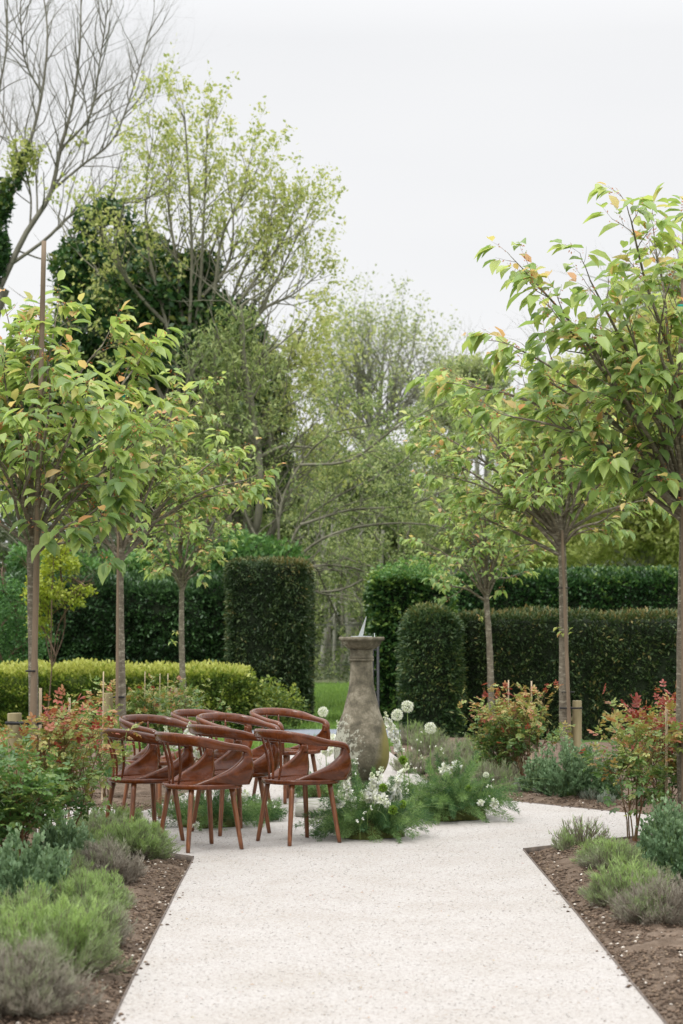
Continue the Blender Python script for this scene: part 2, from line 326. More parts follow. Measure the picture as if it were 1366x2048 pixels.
# ------------------------------------------------------------------ ground
def sheet(name, pts, z, mat, **k):
    V = np.array([(p[0], p[1], z) for p in pts]); 
    me = bpy.data.meshes.new(name); me.from_pydata([tuple(v) for v in V], [], [tuple(range(len(V)))]); me.update()
    o = link_mesh(name, me, mat, smooth=False); return setp(o, kind='structure', **k)
sheet('lawn', [(-300, -20), (300, -20), (300, 600), (-300, 600)], -.06, M['lawn'])
sheet('woodland_floor', [(-120, 57), (120, 57), (160, 300), (-160, 300)], -.03, M['wild'])
sheet('road', [(-1.5, 28.7), (1.1, 28.7), (1.1, 31.4), (-1.5, 31.4)], -.050, M['road'])

def gl(*pts): return [tuple(G(*p)[:2]) for p in pts]
gp = gl((387, 1716), (315, 1706), (100, 1676), (-500, 1600), (-500, 1550), (100, 1605), (225, 1618), (268, 1627), (310, 1615), (360, 1592), (430, 1556), (520, 1522), (600, 1498), (628, 1478),
        (700, 1478), (775, 1500), (850, 1560), (950, 1594), (1060, 1606), (1220, 1622), (1366, 1636), (1800, 1672), (1800, 1700), (1366, 1664), (1100, 1693), (1047, 1700))
fl = G(223, 2048)[:2]; cl = G(387, 1716)[:2]; fr = G(1335, 2048)[:2]; crn = G(1047, 1700)[:2]
e1 = fl + (fl - cl) * 1.2; e2 = fr + (fr - crn) * 1.2
gpoly = [tuple(e1)] + gp + [tuple(e2)]
def inpoly(X, Y, poly):
    r = np.zeros(X.shape, bool); n = len(poly)
    for i in range(n):
        x1, y1 = poly[i]; x2, y2 = poly[(i + 1) % n]
        c = ((y1 > Y) != (y2 > Y)) & (X < (x2 - x1) * (Y - y1) / ((y2 - y1) or 1e-9) + x1)
        r ^= c
    return r
def polydist(X, Y, poly):
    d = np.full(X.shape, 1e9); n = len(poly)
    for i in range(n):
        a = np.array(poly[i]); b = np.array(poly[(i + 1) % n]); ab = b - a; L2 = max(ab @ ab, 1e-9)
        t = np.clip(((X - a[0]) * ab[0] + (Y - a[1]) * ab[1]) / L2, 0, 1)
        d = np.minimum(d, np.hypot(X - a[0] - t * ab[0], Y - a[1] - t * ab[1]))
    return d
# gravel: slightly uneven sheet with small undulation, built from a triangulated polygon
from mathutils.geometry import tessellate_polygon
tri = tessellate_polygon([[Vector((x, y, 0)) for x, y in gpoly]])
me = bpy.data.meshes.new('gravel_path'); me.from_pydata([(x, y, 0) for x, y in gpoly], [], [tuple(t) for t in tri]); me.update()
gro = link_mesh('gravel_path', me, M['gravel'], smooth=False); setp(gro, kind='structure')
if me.polygons[0].normal.z < 0: me.flip_normals()

def vnoise(X, Y, sc_, seed, oct=4):
    rng = np.random.default_rng(seed); tab = rng.random((64, 64)); r = 0; a = 1; tot = 0
    for o in range(oct):
        x = X * sc_; y = Y * sc_; xi = np.floor(x).astype(int); yi = np.floor(y).astype(int); fx = x - xi; fy = y - yi
        fx = fx * fx * (3 - 2 * fx); fy = fy * fy * (3 - 2 * fy)
        g = lambda i, j: tab[i % 64, j % 64]
        v = (g(xi, yi) * (1 - fx) + g(xi + 1, yi) * fx) * (1 - fy) + (g(xi, yi + 1) * (1 - fx) + g(xi + 1, yi + 1) * fx) * fy
        r = r + v * a; tot += a; a *= .5; sc_ *= 2.1
    return r / tot
def soil(name, poly, step, seed):
    P = np.array(poly); x0, y0 = P.min(0); x1, y1 = P.max(0)
    xs = np.arange(x0, x1, step); ys = np.arange(y0, y1, step); X, Y = np.meshgrid(xs, ys)
    ing = inpoly(X, Y, gpoly); d = polydist(X, Y, gpoly); d = np.where(ing, 0, d)
    n1 = vnoise(X, Y, 3, seed); n2 = vnoise(X + 9, Y, 14, seed + 1, 3)
    Z = -.035 + np.minimum(d * .25, .05) + np.minimum(d * 4, 1) * ((n1 - .5) * .07 + (n2 - .5) * .065)
    Z = np.where(ing, -.04, Z)
    keep = inpoly(X, Y, poly) & ((d < 1e9) & (~ing | (polydist(X, Y, gpoly) < .1)))
    idx = -np.ones(X.shape, int); nx = X.shape[1]
    q = np.stack([np.arange(X.size).reshape(X.shape)[:-1, :-1], np.arange(X.size).reshape(X.shape)[:-1, 1:], np.arange(X.size).reshape(X.shape)[1:, 1:], np.arange(X.size).reshape(X.shape)[1:, :-1]], -1).reshape(-1, 4)
    kf = keep.ravel()[q].all(1); q = q[kf]
    used = np.unique(q); rm = np.zeros(X.size, int); rm[used] = np.arange(len(used))
    V = np.stack([X.ravel(), Y.ravel(), Z.ravel()], -1)[used]
    o = np_mesh(name, V, [rm[q]], M['soil'], smooth=True); setp(o, kind='structure')
    def h(x, y):
        x = np.asarray(x, float); y = np.asarray(y, float)
        dd = np.where(inpoly(x, y, gpoly), 0, polydist(x, y, gpoly))
        return -.035 + np.minimum(dd * .25, .05)
    return h
nl = [tuple(e1 + (.3, 0)), tuple(cl + (.1, .1)), tuple(G(315, 1700)[:2]), tuple(G(-500, 1595)[:2] + (0, .2)), (-9, 5), (-4, 3.2)]
nr = [tuple(e2 - (.3, 0)), tuple(crn + (-.1, .1)), tuple(G(1366, 1658)[:2]), tuple(G(1800, 1690)[:2]), (9, 6), (4, 3.2)]
soilh = soil('soil_bed', nl, .03, 3)
soil('soil_bed', nr, .03, 8)
lf = gl((-500, 1555), (100, 1608), (225, 1621), (268, 1632), (315, 1618), (365, 1595), (435, 1560), (470, 1548), (420, 1520), (300, 1500), (-100, 1510))
rf = gl((772, 1494), (846, 1562), (948, 1598), (1060, 1610), (1220, 1626), (1366, 1640), (1800, 1676), (1800, 1540), (1366, 1495), (1000, 1480), (870, 1480))
soil('soil_bed', lf, .05, 11); soil('soil_bed', rf, .05, 15)

def edging(name, a, b, label, z0=-.05, z1=.006):
    a = np.array(a); b = np.array(b); n = 40; t = np.linspace(0, 1, n)[:, None]; P = a + (b - a) * t
    d = unit(b - a); nn = np.array((-d[1], d[0])); rng = np.random.default_rng(int(abs(a[0] * 100)))
    wob = np.cumsum(rng.normal(0, .0018, n)); wob -= np.linspace(wob[0], wob[-1], n)
    P = P + nn * wob[:, None]
    V = []; 
    for s, z in ((-.004, z0), (-.004, z1), (.004, z1), (.004, z0)):
        V.append(np.concatenate([P + nn * s, np.full((n, 1), z)], 1))
    V = np.stack(V, 1).reshape(-1, 3); i = np.arange(n - 1)[:, None] * 4; j = np.arange(4)[None]; j2 = (j + 1) % 4
    Fq = np.stack([i + j, i + j2, i + 4 + j2, i + 4 + j], -1).reshape(-1, 4)
    o = np_mesh(name, V, [Fq], M['metal'], smooth=False)
    return setp(o, label=label, cat='edging', group='steel edging strips around the flower beds')
edging('edging_strip', e1, cl, 'rusty steel edging strip running along the left side of the gravel path')
edging('edging_strip', cl + (0, .004), G(250, 1697)[:2], 'short steel edging strip across the back end of the left flower bed', z1=.012)
edging('edging_strip', e2, crn, 'rusty steel edging strip running along the right side of the gravel path')
edging('edging_strip', crn + (0, .004), G(1366, 1664)[:2], 'steel edging strip across the back end of the right flower bed', z1=.012)
edging('edging_strip', G(955, 1595)[:2], G(1220, 1622)[:2], 'thin edging strip in front of the silver tufts beyond the gravel')

# loose pebbles on the gravel and crumbs on the soil
def pebbles(name, pts, size, mat, seed, label, cat, vals, z=None):
    rng = np.random.default_rng(seed); n = len(pts)
    T = np.array([(1, 0, 0), (0, 1, 0), (-1, 0, 0), (0, -1, 0), (0, 0, .5), (0, 0, -.4)]); Fc = np.array([(0, 1, 4), (1, 2, 4), (2, 3, 4), (3, 0, 4), (1, 0, 5), (2, 1, 5), (3, 2, 5), (0, 3, 5)])
    s = size * rng.uniform(.5, 1.5, n); a = rng.uniform(0, 6.28, n); sx = rng.uniform(.7, 1.4, n)
    V = T[None] * rng.uniform(.75, 1.25, (n, 6, 1)); V = V * s[:, None, None]; V[:, :, 0] *= sx[:, None]
    ca, sa = np.cos(a)[:, None], np.sin(a)[:, None]
    V = np.stack([V[:, :, 0] * ca - V[:, :, 1] * sa, V[:, :, 0] * sa + V[:, :, 1] * ca, V[:, :, 2]], -1) + pts[:, None]
    Fs = (np.arange(n)[:, None, None] * 6 + Fc[None]).reshape(-1, 3)
    o = np_mesh(name, V.reshape(-1, 3), [Fs], mat, attr=np.repeat(vals, 6), smooth=False)
    return setp(o, label=label, cat=cat, kind='stuff')
rng = np.random.default_rng(5)
X = rng.uniform(-3, 4.5, 160000); Y = 6.5 + (rng.random(160000) ** 1.5) * 14
k = inpoly(X, Y, gpoly) & (np.abs(X) < Y * .18); X, Y = X[k][:9000], Y[k][:9000]
v = rng.random(len(X)); v = np.where(rng.random(len(X)) < .02, rng.uniform(.05, .25, len(X)), .4 + .6 * v)
pebbles('gravel_stones', np.stack([X, Y, np.full(len(X), .001)], -1), .0042, M['pebble'], 6, 'loose pale stones scattered over the gravel path', 'gravel', v)
X = rng.uniform(-4.5, 5, 200000); Y = 6.5 + rng.random(200000) ** 1.3 * 12
k = (inpoly(X, Y, nl) | inpoly(X, Y, nr) | inpoly(X, Y, lf) | inpoly(X, Y, rf)) & ~inpoly(X, Y, gpoly) & (np.abs(X) < Y * .18)
dd = polydist(X, Y, gpoly); k &= rng.random(len(X)) < np.exp(-dd / 1.5) + .25
spill = inpoly(X, Y, gpoly) & (dd < .05) & (rng.random(len(X)) < .10 * (vnoise(X + 30, Y, 2.0, 77, 2) > .52)); k |= spill
X, Y = X[k][:30000], Y[k][:30000]; Z = np.where(inpoly(X, Y, gpoly), .003, -.035 + np.minimum(polydist(X, Y, gpoly) * .25, .05) + .006)
v = rng.random(len(X)) * .9; dd = polydist(X, Y, gpoly); v = np.where(rng.random(len(X)) < .035 * np.exp(-dd / .35) + .006, rng.uniform(.9, 1, len(X)), v * .93)
pebbles('soil_crumbs', np.stack([X, Y, Z], -1), .009, M['soilbit'], 7, 'soil crumbs and stray pale stones on the flower beds', 'soil', v)

# grass blades on the visible lawn
rng = np.random.default_rng(21); lv = Leaves('blade'); n = 60000
X = np.concatenate([rng.uniform(-8, -.2, n // 2), rng.uniform(-1.4, 1.4, n // 2)]); Y = np.concatenate([rng.uniform(16, 31, n // 2), rng.uniform(26, 56, n // 2)])
k = ~inpoly(X, Y, gpoly) & ~inpoly(X, Y, lf) & ~((Y > 28.6) & (Y < 31.5) & (np.abs(X + .2) < 1.35)) & (np.abs(X) < Y * .18); X, Y = X[k], Y[k]; n = len(X)
lv.add(np.stack([X, Y, np.full(n, -.06)], -1), rdir(rng, n, 2.0), rdir(rng, n), rng.uniform(.05, .12, n), rng.uniform(.008, .016, n), rng.random(n))
setp(lv.build('grass', M['grass']), label='short green lawn grass beyond the flower beds', cat='grass', kind='stuff')

# ------------------------------------------------------------------ chairs
def catmull(P, n):
    P = np.asarray(P, float); Q = np.vstack([2 * P[0] - P[1], P, 2 * P[-1] - P[-2]]); out = []
    m = len(P) - 1
    for u in np.linspace(0, m, n):
        i = min(int(u), m - 1); t = u - i; a, b, c, d = Q[i:i + 4]
        out.append(.5 * ((2 * b) + (c - a) * t + (2 * a - 5 * b + 4 * c - d) * t * t + (3 * b - a - 3 * c + d) * t ** 3))
    return np.array(out)
def sweep(P, hw, hh, sides=14, power=2.6, up=(0, 0, 1), capped=True):
    """sweep a superellipse (half width hw horizontally, hh along up) along P"""
    P = np.asarray(P); n = len(P); T = unit(np.gradient(P, axis=0)); up = np.asarray(up, float)
    if up.ndim == 1: up = np.broadcast_to(up, (n, 3))
    S = unit(np.cross(T, up)); U = np.cross(S, T)
    a = np.arange(sides) * 2 * math.pi / sides
    c = np.sign(np.cos(a)) * np.abs(np.cos(a)) ** (2 / power); s = np.sign(np.sin(a)) * np.abs(np.sin(a)) ** (2 / power)
    V = P[:, None] + S[:, None] * (c[None, :, None] * np.broadcast_to(hw, n)[:, None, None]) + U[:, None] * (s[None, :, None] * np.broadcast_to(hh, n)[:, None, None])
    i = np.arange(n - 1)[:, None] * sides; j = np.arange(sides)[None]; j2 = (j + 1) % sides
    Fq = np.stack([i + j, i + j2, i + sides + j2, i + sides + j], -1).reshape(-1, 4)
    V = V.reshape(-1, 3); fs = [Fq]
    if capped: fs += [np.arange(sides)[::-1][None].copy(), (np.arange(sides) + (n - 1) * sides)[None]]
    return V, fs
def nmesh(name, V, fs, mat, parent, smooth=True): return np_mesh(name, V, fs, mat, parent, smooth=smooth)

SEATZ = .445
def seat_outline(n=64):
    a = np.linspace(0, 2 * math.pi, n, endpoint=False); pts = []
    for t in a:
        c, s = math.cos(t), math.sin(t)
        p = 3.4 if s > 0 else 2.2
        r = (abs(c) ** p + abs(s) ** p) ** (-1 / p)
        pts.append((.262 * c * r, .25 * s * r + (.0)))
    return np.array(pts)
def make_chair():
    root = empty('armchair')
    # seat: rings outline scaled, dished top
    O = seat_outline(); n = len(O); rings = []
    for sc_, z in ((.97, .412), (1.0, .418), (1.0, .440), (.985, .4455)): rings.append(np.c_[O * sc_, np.full(n, z)])
    for sc_ in (.9, .75, .55, .3, .1):
        zz = .445 - .012 * (1 - sc_ ** 2); rings.append(np.c_[O * sc_, np.full(n, zz)])
    V = np.concatenate(rings); i = np.arange(len(rings) - 1)[:, None] * n; j = np.arange(n)[None]; j2 = (j + 1) % n
    fs = [np.stack([i + j, i + j2, i + n + j2, i + n + j], -1).reshape(-1, 4), np.arange(n)[::-1][None].copy(), (np.arange(n) + (len(rings) - 1) * n)[None]]
    nmesh('seat', V, fs, M['wood'], root)
    half = [(.262, .222, .600), (.268, .225, .640), (.272, .205, .672), (.276, .150, .688), (.282, .06, .700), (.284, -.03, .714), (.268, -.125, .732), (.218, -.205, .748), (.12, -.262, .758), (0, -.283, .761)]
    path = catmull(half + [(-x, y, z) for x, y, z in half[-2::-1]], 90)
    s = np.abs(np.linspace(-1, 1, 90)); bk = np.clip((0.62 - s) / .3, 0, 1); bk = bk * bk * (3 - 2 * bk)
    tip = np.clip((s - .93) / .07, 0, 1)
    hh = .023 + .013 * bk; hw = .0245 - .004 * bk - .003 * tip
    # lean the section of the back outwards a little
    up = np.zeros((90, 3)); up[:, 2] = 1; up[:, :2] = unit(path[:, :2]) * (.22 * bk)[:, None]
    up = unit(up)
    # near the tips the path turns down: use the outward direction as reference
    q = np.array([1., 0, 0]); 
    for kk in range(90):
        if s[kk] > .90:
            f = min((s[kk] - .90) / .06, 1); side = np.array((0, 1.0, .0)); up[kk] = unit(up[kk] * (1 - f) + side * f)
    V, fs = sweep(path, hw, hh, 16, 2.5, up)
    nmesh('top_rail', V, fs, M['wood'], root)
    for sx in (1, -1):
        Fp = catmull([(.264, .240, .645), (.272, .258, .58), (.268, .264, .51), (.247, .243, .436)], 22)
        Rp = catmull([(.262, .185, .660), (.262, .165, .610), (.252, .085, .548), (.226, -.035, .492), (.165, -.165, .440)], 22)
        n2 = 13; rings = []; 
        for a, b, tt in zip(Fp, Rp, np.linspace(0, 1, 22)):
            th = .021 - .006 * tt
            u = np.linspace(0, 1, n2); mid = a[None] + (b - a)[None] * u[:, None]
            bow = np.sin(u * math.pi) * .022 * tt
            mid[:, 0] += bow
            nrm = unit(np.cross(b - a, (0, .15, 1.0)))
            if nrm[0] < 0: nrm = -nrm
            prof = th * np.sqrt(np.clip(1 - (2 * u - 1) ** 4, 0, 1)) + .0015
            o = mid + nrm * prof[:, None]; i_ = mid - nrm * prof[:, None]
            rings.append(np.concatenate([o, i_[::-1]]))
        V = np.concatenate(rings); V[:, 0] *= sx; m = 2 * n2
        i = np.arange(21)[:, None] * m; j = np.arange(m)[None]; j2 = (j + 1) % m
        fq = np.stack([i + j, i + j2, i + m + j2, i + m + j], -1).reshape(-1, 4)
        fs = [fq, np.arange(m)[::-1][None].copy(), (np.arange(m) + 21 * m)[None]]
        if sx < 0: fs = [f[:, ::-1].copy() for f in fs]
        nmesh('arm_panel', V, fs, M['wood'], root)
    for t in (-1, 0, 1):
        top = np.array((t * .115, -.262 + .03 * abs(t), .735)); bot = np.array((t * .062, -.212 + .008 * abs(t), .436))
        mid1 = bot * .65 + top * .35 + (0, .018, 0); mid2 = bot * .3 + top * .7 + (0, .012, 0)
        P = catmull([bot, mid1, mid2, top], 14); u = np.linspace(0, 1, 14)
        V, fs = sweep(P, .0065 + .004 * np.sin(u * math.pi), .0075 + .003 * np.sin(u * math.pi), 8, 2, up=(0, 1, 0))
        nmesh('spindle', V, fs, M['wood'], root)
    for sx in (1, -1):
        for sy in (1, -1):
            a = np.array((sx * .158, sy * .155, .417)); b = np.array((sx * .207, sy * .207, 0.0))
            u = np.linspace(0, 1, 9); P = a + (b - a) * u[:, None]
            V, fs = sweep(P, .0185 - .0045 * u, .0185 - .0045 * u, 12, 2.4, up=(0, 1, 0))
            V[-12:, 2] = 0.001
            nmesh('leg', V, fs, M['legwood'], root)
    return root
def copy_tree(o, parent=None):
    c = o.copy(); C.objects.link(c); c.parent = parent
    for ch in list(o.children):
        copy_tree(ch, c)
    return c
chairs = [  # px, py of the seat centre on the ground, facing angle
    (286, 1680, 33, 'leftmost mahogany armchair of the near row, beside the lavender corner'),
    (400, 1697, 33, 'nearest mahogany armchair, second from the left in the near row'),
    (317, 1631, -38, 'leftmost mahogany armchair of the far row, behind the rail of the leftmost near chair'),
    (416, 1608, -42, 'furthest mahogany armchair, its curved rail smallest and mostly hidden'),
    (470, 1624, -42, 'mahogany armchair in the middle of the far row, beside the smallest looking one'),
    (461, 1665, 33, 'mahogany armchair set back between the nearest chair and the rightmost near chair'),
    (597, 1684, 34, 'rightmost mahogany armchair of the near row, closest to the sundial flowers'),
    (573, 1603, -46, 'rightmost mahogany armchair of the far row, next to the stone pedestal'),
]
proto = None
for px, py, fa, lab in chairs:
    p = G(px, py)
    if proto is None: proto = c = make_chair()
    else: c = copy_tree(proto)
    c.location = (p[0], p[1], .002); c.rotation_euler = (0, 0, R(fa - 90))
    setp(c, label=lab, cat='armchair', group='curved mahogany armchairs beside the sundial')

# ------------------------------------------------------------------ sundial
SD = 16.6; sp = at(723, 1300, SD); sx0 = sp[0]
sun_root = empty('sundial', (sx0, SD, 0), label='weathered stone baluster sundial with octagonal top, mossy and lichen spotted', cat='sundial')
def lathe(prof, seg, name, mat, parent, rot=0, smooth=True):
    prof = np.array(prof); n = len(prof); a = np.arange(seg) * 2 * math.pi / seg + rot
    V = np.stack([prof[:, 0][:, None] * np.cos(a), prof[:, 0][:, None] * np.sin(a), np.repeat(prof[:, 1][:, None], seg, 1)], -1).reshape(-1, 3)
    i = np.arange(n - 1)[:, None] * seg; j = np.arange(seg)[None]; j2 = (j + 1) % seg
    fs = [np.stack([i + j, i + j2, i + seg + j2, i + seg + j], -1).reshape(-1, 4), np.arange(seg)[::-1][None].copy(), (np.arange(seg) + (n - 1) * seg)[None]]
    return np_mesh(name, V, fs, mat, parent, smooth=smooth)
lathe([(.56, 0), (.575, .01), (.57, .085), (.555, .10)], 8, 'plinth', M['slab'], sun_root, R(22.5), False)
lathe([(.27, .1005), (.275, .11), (.27, .195), (.26, .21)], 4, 'base_block', M['stone'], sun_root, R(45), False)
ctl = [(.150, .2105), (.165, .225), (.165, .25), (.140, .268), (.135, .285), (.165, .315), (.199, .366), (.219, .43), (.2235, .49), (.217, .58), (.187, .72), (.150, .82), (.130, .90), (.104, 1.01), (.094, 1.12), (.090, 1.22)]
pr = catmull([(a, b, 0) for a, b in ctl], 70)[:, :2]
pr = np.vstack([pr, [(.0905, 1.228), (.098, 1.230), (.1, 1.238), (.098, 1.246), (.0925, 1.249), (.096, 1.252), (.099, 1.260), (.096, 1.268), (.091, 1.272), (.092, 1.30), (.096, 1.325)]])
lathe(pr, 40, 'shaft', M['stone'], sun_root)
lathe([(.100, 1.326), (.135, 1.340), (.165, 1.365), (.176, 1.392), (.180, 1.394)], 8, 'capital', M['stone'], sun_root, R(22.5), False)
lathe([(.188, 1.3945), (.199, 1.399), (.200, 1.418), (.195, 1.424)], 8, 'top_slab', M['stone'], sun_root, R(22.5), False)
lathe([(.085, 1.4245), (.087, 1.427), (.084, 1.430)], 24, 'dial_plate', M['brass'], sun_root)
# gnomon: thin triangular blade
gx = np.array([(-.028, 0), (.028, 0), (.030, .155), (.022, .155), (-.034, .0)])
g3 = [(x, y_, 1.43 + z) for y_ in (-.003, .003) for x, z in [(-.026, 0), (.012, 0), (.041, .158), (.036, .16)]]
me = bpy.data.meshes.new('gnomon'); me.from_pydata(g3, [], [(0, 1, 2, 3), (7, 6, 5, 4), (0, 4, 5, 1), (1, 5, 6, 2), (2, 6, 7, 3), (3, 7, 4, 0)]); me.update()
link_mesh('gnomon', me, M['brass'], sun_root, False)
tb = Tubes(); tb.add([(.105, 0, 1.424), (.105, 0, 1.455)], (.004, .002), 6, cap=True); tb.build('pin', M['brass'], sun_root)

# ------------------------------------------------------------------ growing branches
def polyline(rng, p, d, L, n, wander, trop):
    pts = [np.array(p, float)]; d = unit(np.array(d, float)); st = L / n; ds = [d]
    for i in range(n):
        d = unit(d + rng.normal(0, wander, 3) + np.array((0, 0, trop)))
        pts.append(pts[-1] + d * st); ds.append(d)
    return np.array(pts), np.array(ds)
def grow(tb, sites, rng, p, d, L, r, depth, P):
    n = P.get('seg', 5) if depth > 0 else 4
    pts, ds = polyline(rng, p, d, L, n, P['wander'], P['trop'])
    rr = np.linspace(r, r * (.45 if depth else .3), n + 1)
    tb.add(pts, rr, 7 if r > .05 else (5 if r > .012 else 3))
    fill(tb, sites, rng, pts, ds, rr, L, depth, P)
def fill(tb, sites, rng, pts, ds, rr, L, depth, P, t0=None):
    n = len(pts) - 1
    if depth == 0:
        sites.append((pts, ds)); return
    kids = P['kids'][depth - 1]; kids = int(kids + rng.random())
    for i in range(kids):
        t = rng.uniform(P.get('t0', .25) if t0 is None else t0, 1) if i else 1.0
        f = t * n; a = min(int(f), n - 1); q = pts[a] + (pts[a + 1] - pts[a]) * (f - a); dd = ds[a]
        ang = R(rng.uniform(*P['ang'])) * (.4 if i == 0 else 1)
        ax = unit(np.cross(dd, rng.normal(size=3))); nd_ = unit(dd * math.cos(ang) + ax * math.sin(ang))
        grow(tb, sites, rng, q, nd_, L * rng.uniform(*P['len']), rr[a] * P['rr'], depth - 1, P)
def limb(tb, sites, rng, pts, r0, r1, depth, P, sub=None, n=14, t0=.3):
    """a hand-placed limb through pts; grows sub-branches"""
    Q = catmull(pts, n); ds = unit(np.gradient(Q, axis=0)); rr = np.linspace(r0, r1, n)
    tb.add(Q, rr, 8)
    L = np.linalg.norm(np.diff(Q, axis=0), axis=1).sum()
    k = sub or 8
    for i in range(k):
        t = t0 + (1 - t0) * (i + rng.random()) / k; f = t * (n - 1); a = min(int(f), n - 2); q = Q[a] + (Q[a + 1] - Q[a]) * (f - a)
        ang = R(rng.uniform(*P['ang'])); ax = unit(np.cross(ds[a], rng.normal(size=3)))
        nd_ = unit(ds[a] * math.cos(ang) + ax * math.sin(ang))
        grow(tb, sites, rng, q, nd_, P['L0'] * rng.uniform(.6, 1.2) * (1.15 - .6 * t), max(rr[a] * P['rr'], P.get('rmin', .004)), depth, P)
    grow(tb, sites, rng, Q[-1], ds[-1], P['L0'] * .6, rr[-1], depth, P)

# ------------------------------------------------------------------ cherry trees
def cherry(D, basepx, forkpy, ends, seed, label, leaf=.095, lpn=11, trunk_r=.036, lean=0, low=None, grp='young cherry trees lining the beds', toppy=None, dz=.55):
    rng = np.random.default_rng(seed)
    b = at(basepx, 1255, D); b = np.array((b[0], D, -.03)); fk = at(basepx + lean, forkpy, D)
    root = empty('cherry_tree', b, label=label, cat='tree', group=grp)
    tb = Tubes(); n = 16; t = np.linspace(0, 1, n)[:, None]
    P = b + (fk - b) * t; P[:, 0] += np.sin(t[:, 0] * 5 + seed) * .012
    tb.add(P, np.linspace(trunk_r * 1.15, trunk_r * .8, n) * (1 + .05 * np.sin(np.arange(n) * 2.3)), 12)
    tb.build('trunk', M['bark'], root, origin=b)
    lt = Tubes(); sites = []
    PP = dict(wander=.12, trop=.03, kids=[2.2, 2.6], ang=(20, 50), len=(.5, .8), rr=.6, L0=.34, rmin=.004, seg=4)
    for e in ends:
        ex, ey = e[:2]; dy = e[2] if len(e) > 2 else rng.uniform(-dz, dz)
        E = at(ex, ey, D + dy)
        s = fk + (0, 0, rng.uniform(-.12, .12)); L = np.linalg.norm(E - s)
        m1 = s + (E - s) * .35 + np.array((0, 0, .06 * L)) + rng.normal(0, .03, 3); m2 = s + (E - s) * .7 + np.array((0, 0, .07 * L)) + rng.normal(0, .03, 3)
        limb(lt, sites, rng, [s, m1, m2, E], trunk_r * .42, .005, 1, PP, sub=max(5, int(L * 5.6)), n=12, t0=.16)
    # leader
    if toppy:
        E = at(basepx + lean * 1.3, toppy, D)
        limb(lt, sites, rng, [fk, (fk + E) / 2 + rng.normal(0, .02, 3), E], trunk_r * .7, .006, 1, PP, sub=12, n=12, t0=.2)
    lt.build('limbs', M['bark'] if trunk_r > .03 else M['bark'], root, origin=b)
    lv = Leaves('cherry'); st = Leaves('diamond')
    for pts, ds in sites:
        m = int(lpn * rng.uniform(.6, 1.3)); u = rng.uniform(.15, 1.0, m); f = u * (len(pts) - 1); a = np.minimum(f.astype(int), len(pts) - 2)
        q = pts[a] + (pts[a + 1] - pts[a]) * (f - a)[:, None]; tipd = u > .9
        out = q - (fk + np.array((0, 0, .5))); out[:, 2] *= .2; out = unit(out)
        side = unit(np.cross(ds[a], np.array((0, 0, 1.0))) + 1e-4) * rng.choice([-1, 1], m)[:, None]
        d = ds[a] * .45 + side * .7 + rdir(rng, m) * .3 + out * .25 + np.where(tipd, .2, -.65)[:, None] * np.array((0, 0, 1.0))
        nrm = rdir(rng, m) * .35 + side * .25 + out * .35 + np.array((0, -.25, .9))
        sz = leaf * rng.uniform(.6, 1.15, m) * np.where(tipd, .75, 1)
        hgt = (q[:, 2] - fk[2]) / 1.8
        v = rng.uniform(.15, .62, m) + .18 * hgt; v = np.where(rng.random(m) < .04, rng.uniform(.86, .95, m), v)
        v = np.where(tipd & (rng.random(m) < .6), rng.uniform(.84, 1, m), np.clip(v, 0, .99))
        lv.add(q + unit(d) * .018, d, nrm, sz, sz * .52, v)
        m2 = rng.poisson(7); u = rng.uniform(0, .9, m2) if m2 else np.zeros(0)
        if m2:
            f = u * (len(pts) - 1); a = np.minimum(f.astype(int), len(pts) - 2); q = pts[a] + (pts[a + 1] - pts[a]) * (f - a)[:, None]
            q = q + rdir(rng, m2) * .025 - np.array((0, 0, .01))
            st.add(q, rdir(rng, m2, -.4), rdir(rng, m2), rng.uniform(.012, .03, m2), rng.uniform(.006, .012, m2), rng.random(m2))
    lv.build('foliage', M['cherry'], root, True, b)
    st.build('flower_stalks', M['stalk'], root, False, b)
    if low:
        for (qx, qy, m) in low:
            l2 = Leaves('cherry'); tt = Tubes()
            q0 = at(qx, qy, D - .04)
            base = at(basepx + lean * .4, qy + 4, D)
            tt.add([base, (base + q0) / 2 + (0, 0, .01), q0], (.004, .003, .002), 4)
            d = rdir(rng, m) * .7 + np.array((0, -.1, -.25)); sz = .085 * rng.uniform(.6, 1, m)
            l2.add(np.repeat(q0[None], m, 0) + rdir(rng, m) * .02, d, rdir(rng, m) * .5 + np.array((0, 0, 1.)), sz, sz * .5, rng.uniform(.5, .97, m))
            tt.build('low_shoot', M['twig'], root, origin=b); l2.build('low_shoot_leaves', M['cherry'], root, True, b)
    return root, b, fk
cherry(13.7, 66, 1085, [(20, 660), (110, 650), (205, 690), (285, 715), (300, 860), (240, 790), (10, 760), (-70, 740), (-90, 830), (-90, 1000), (150, 1075, -.3), (235, 920), (100, 760, -.6), (170, 800, -.5), (60, 880, -.6), (30, 960, .5), (130, 960, .5), (215, 1000, -.2), (-20, 900, -.3)],
       31, 'nearest left cherry tree with large leaves and a tall stake through its crown', leaf=.148, lpn=6.3, trunk_r=.034, toppy=690)
cherry(20.5, 243, 1105, [(400, 800), (330, 795), (490, 960), (450, 905), (270, 840), (180, 850), (110, 930), (400, 960), (300, 960), (190, 1020), (345, 880), (60, 1000), (230, 900, -.6), (470, 990, .5), (360, 1000)],
       32, 'second cherry tree on the left, its trunk rising from behind the roses', leaf=.13, lpn=7.5, trunk_r=.042, toppy=850)
cherry(27, 370, 1175, [(430, 1000), (505, 985), (440, 1070), (350, 930), (300, 1010), (290, 1100), (405, 940), (330, 1060), (470, 930), (390, 1080, -.4), (320, 1130, -.5), (420, 1120)],
       33, 'furthest cherry tree on the left, small crown before the dark hedge', leaf=.11, lpn=7, trunk_r=.040, lean=-7, low=[(352, 1262, 5), (345, 1285, 4)], toppy=960)
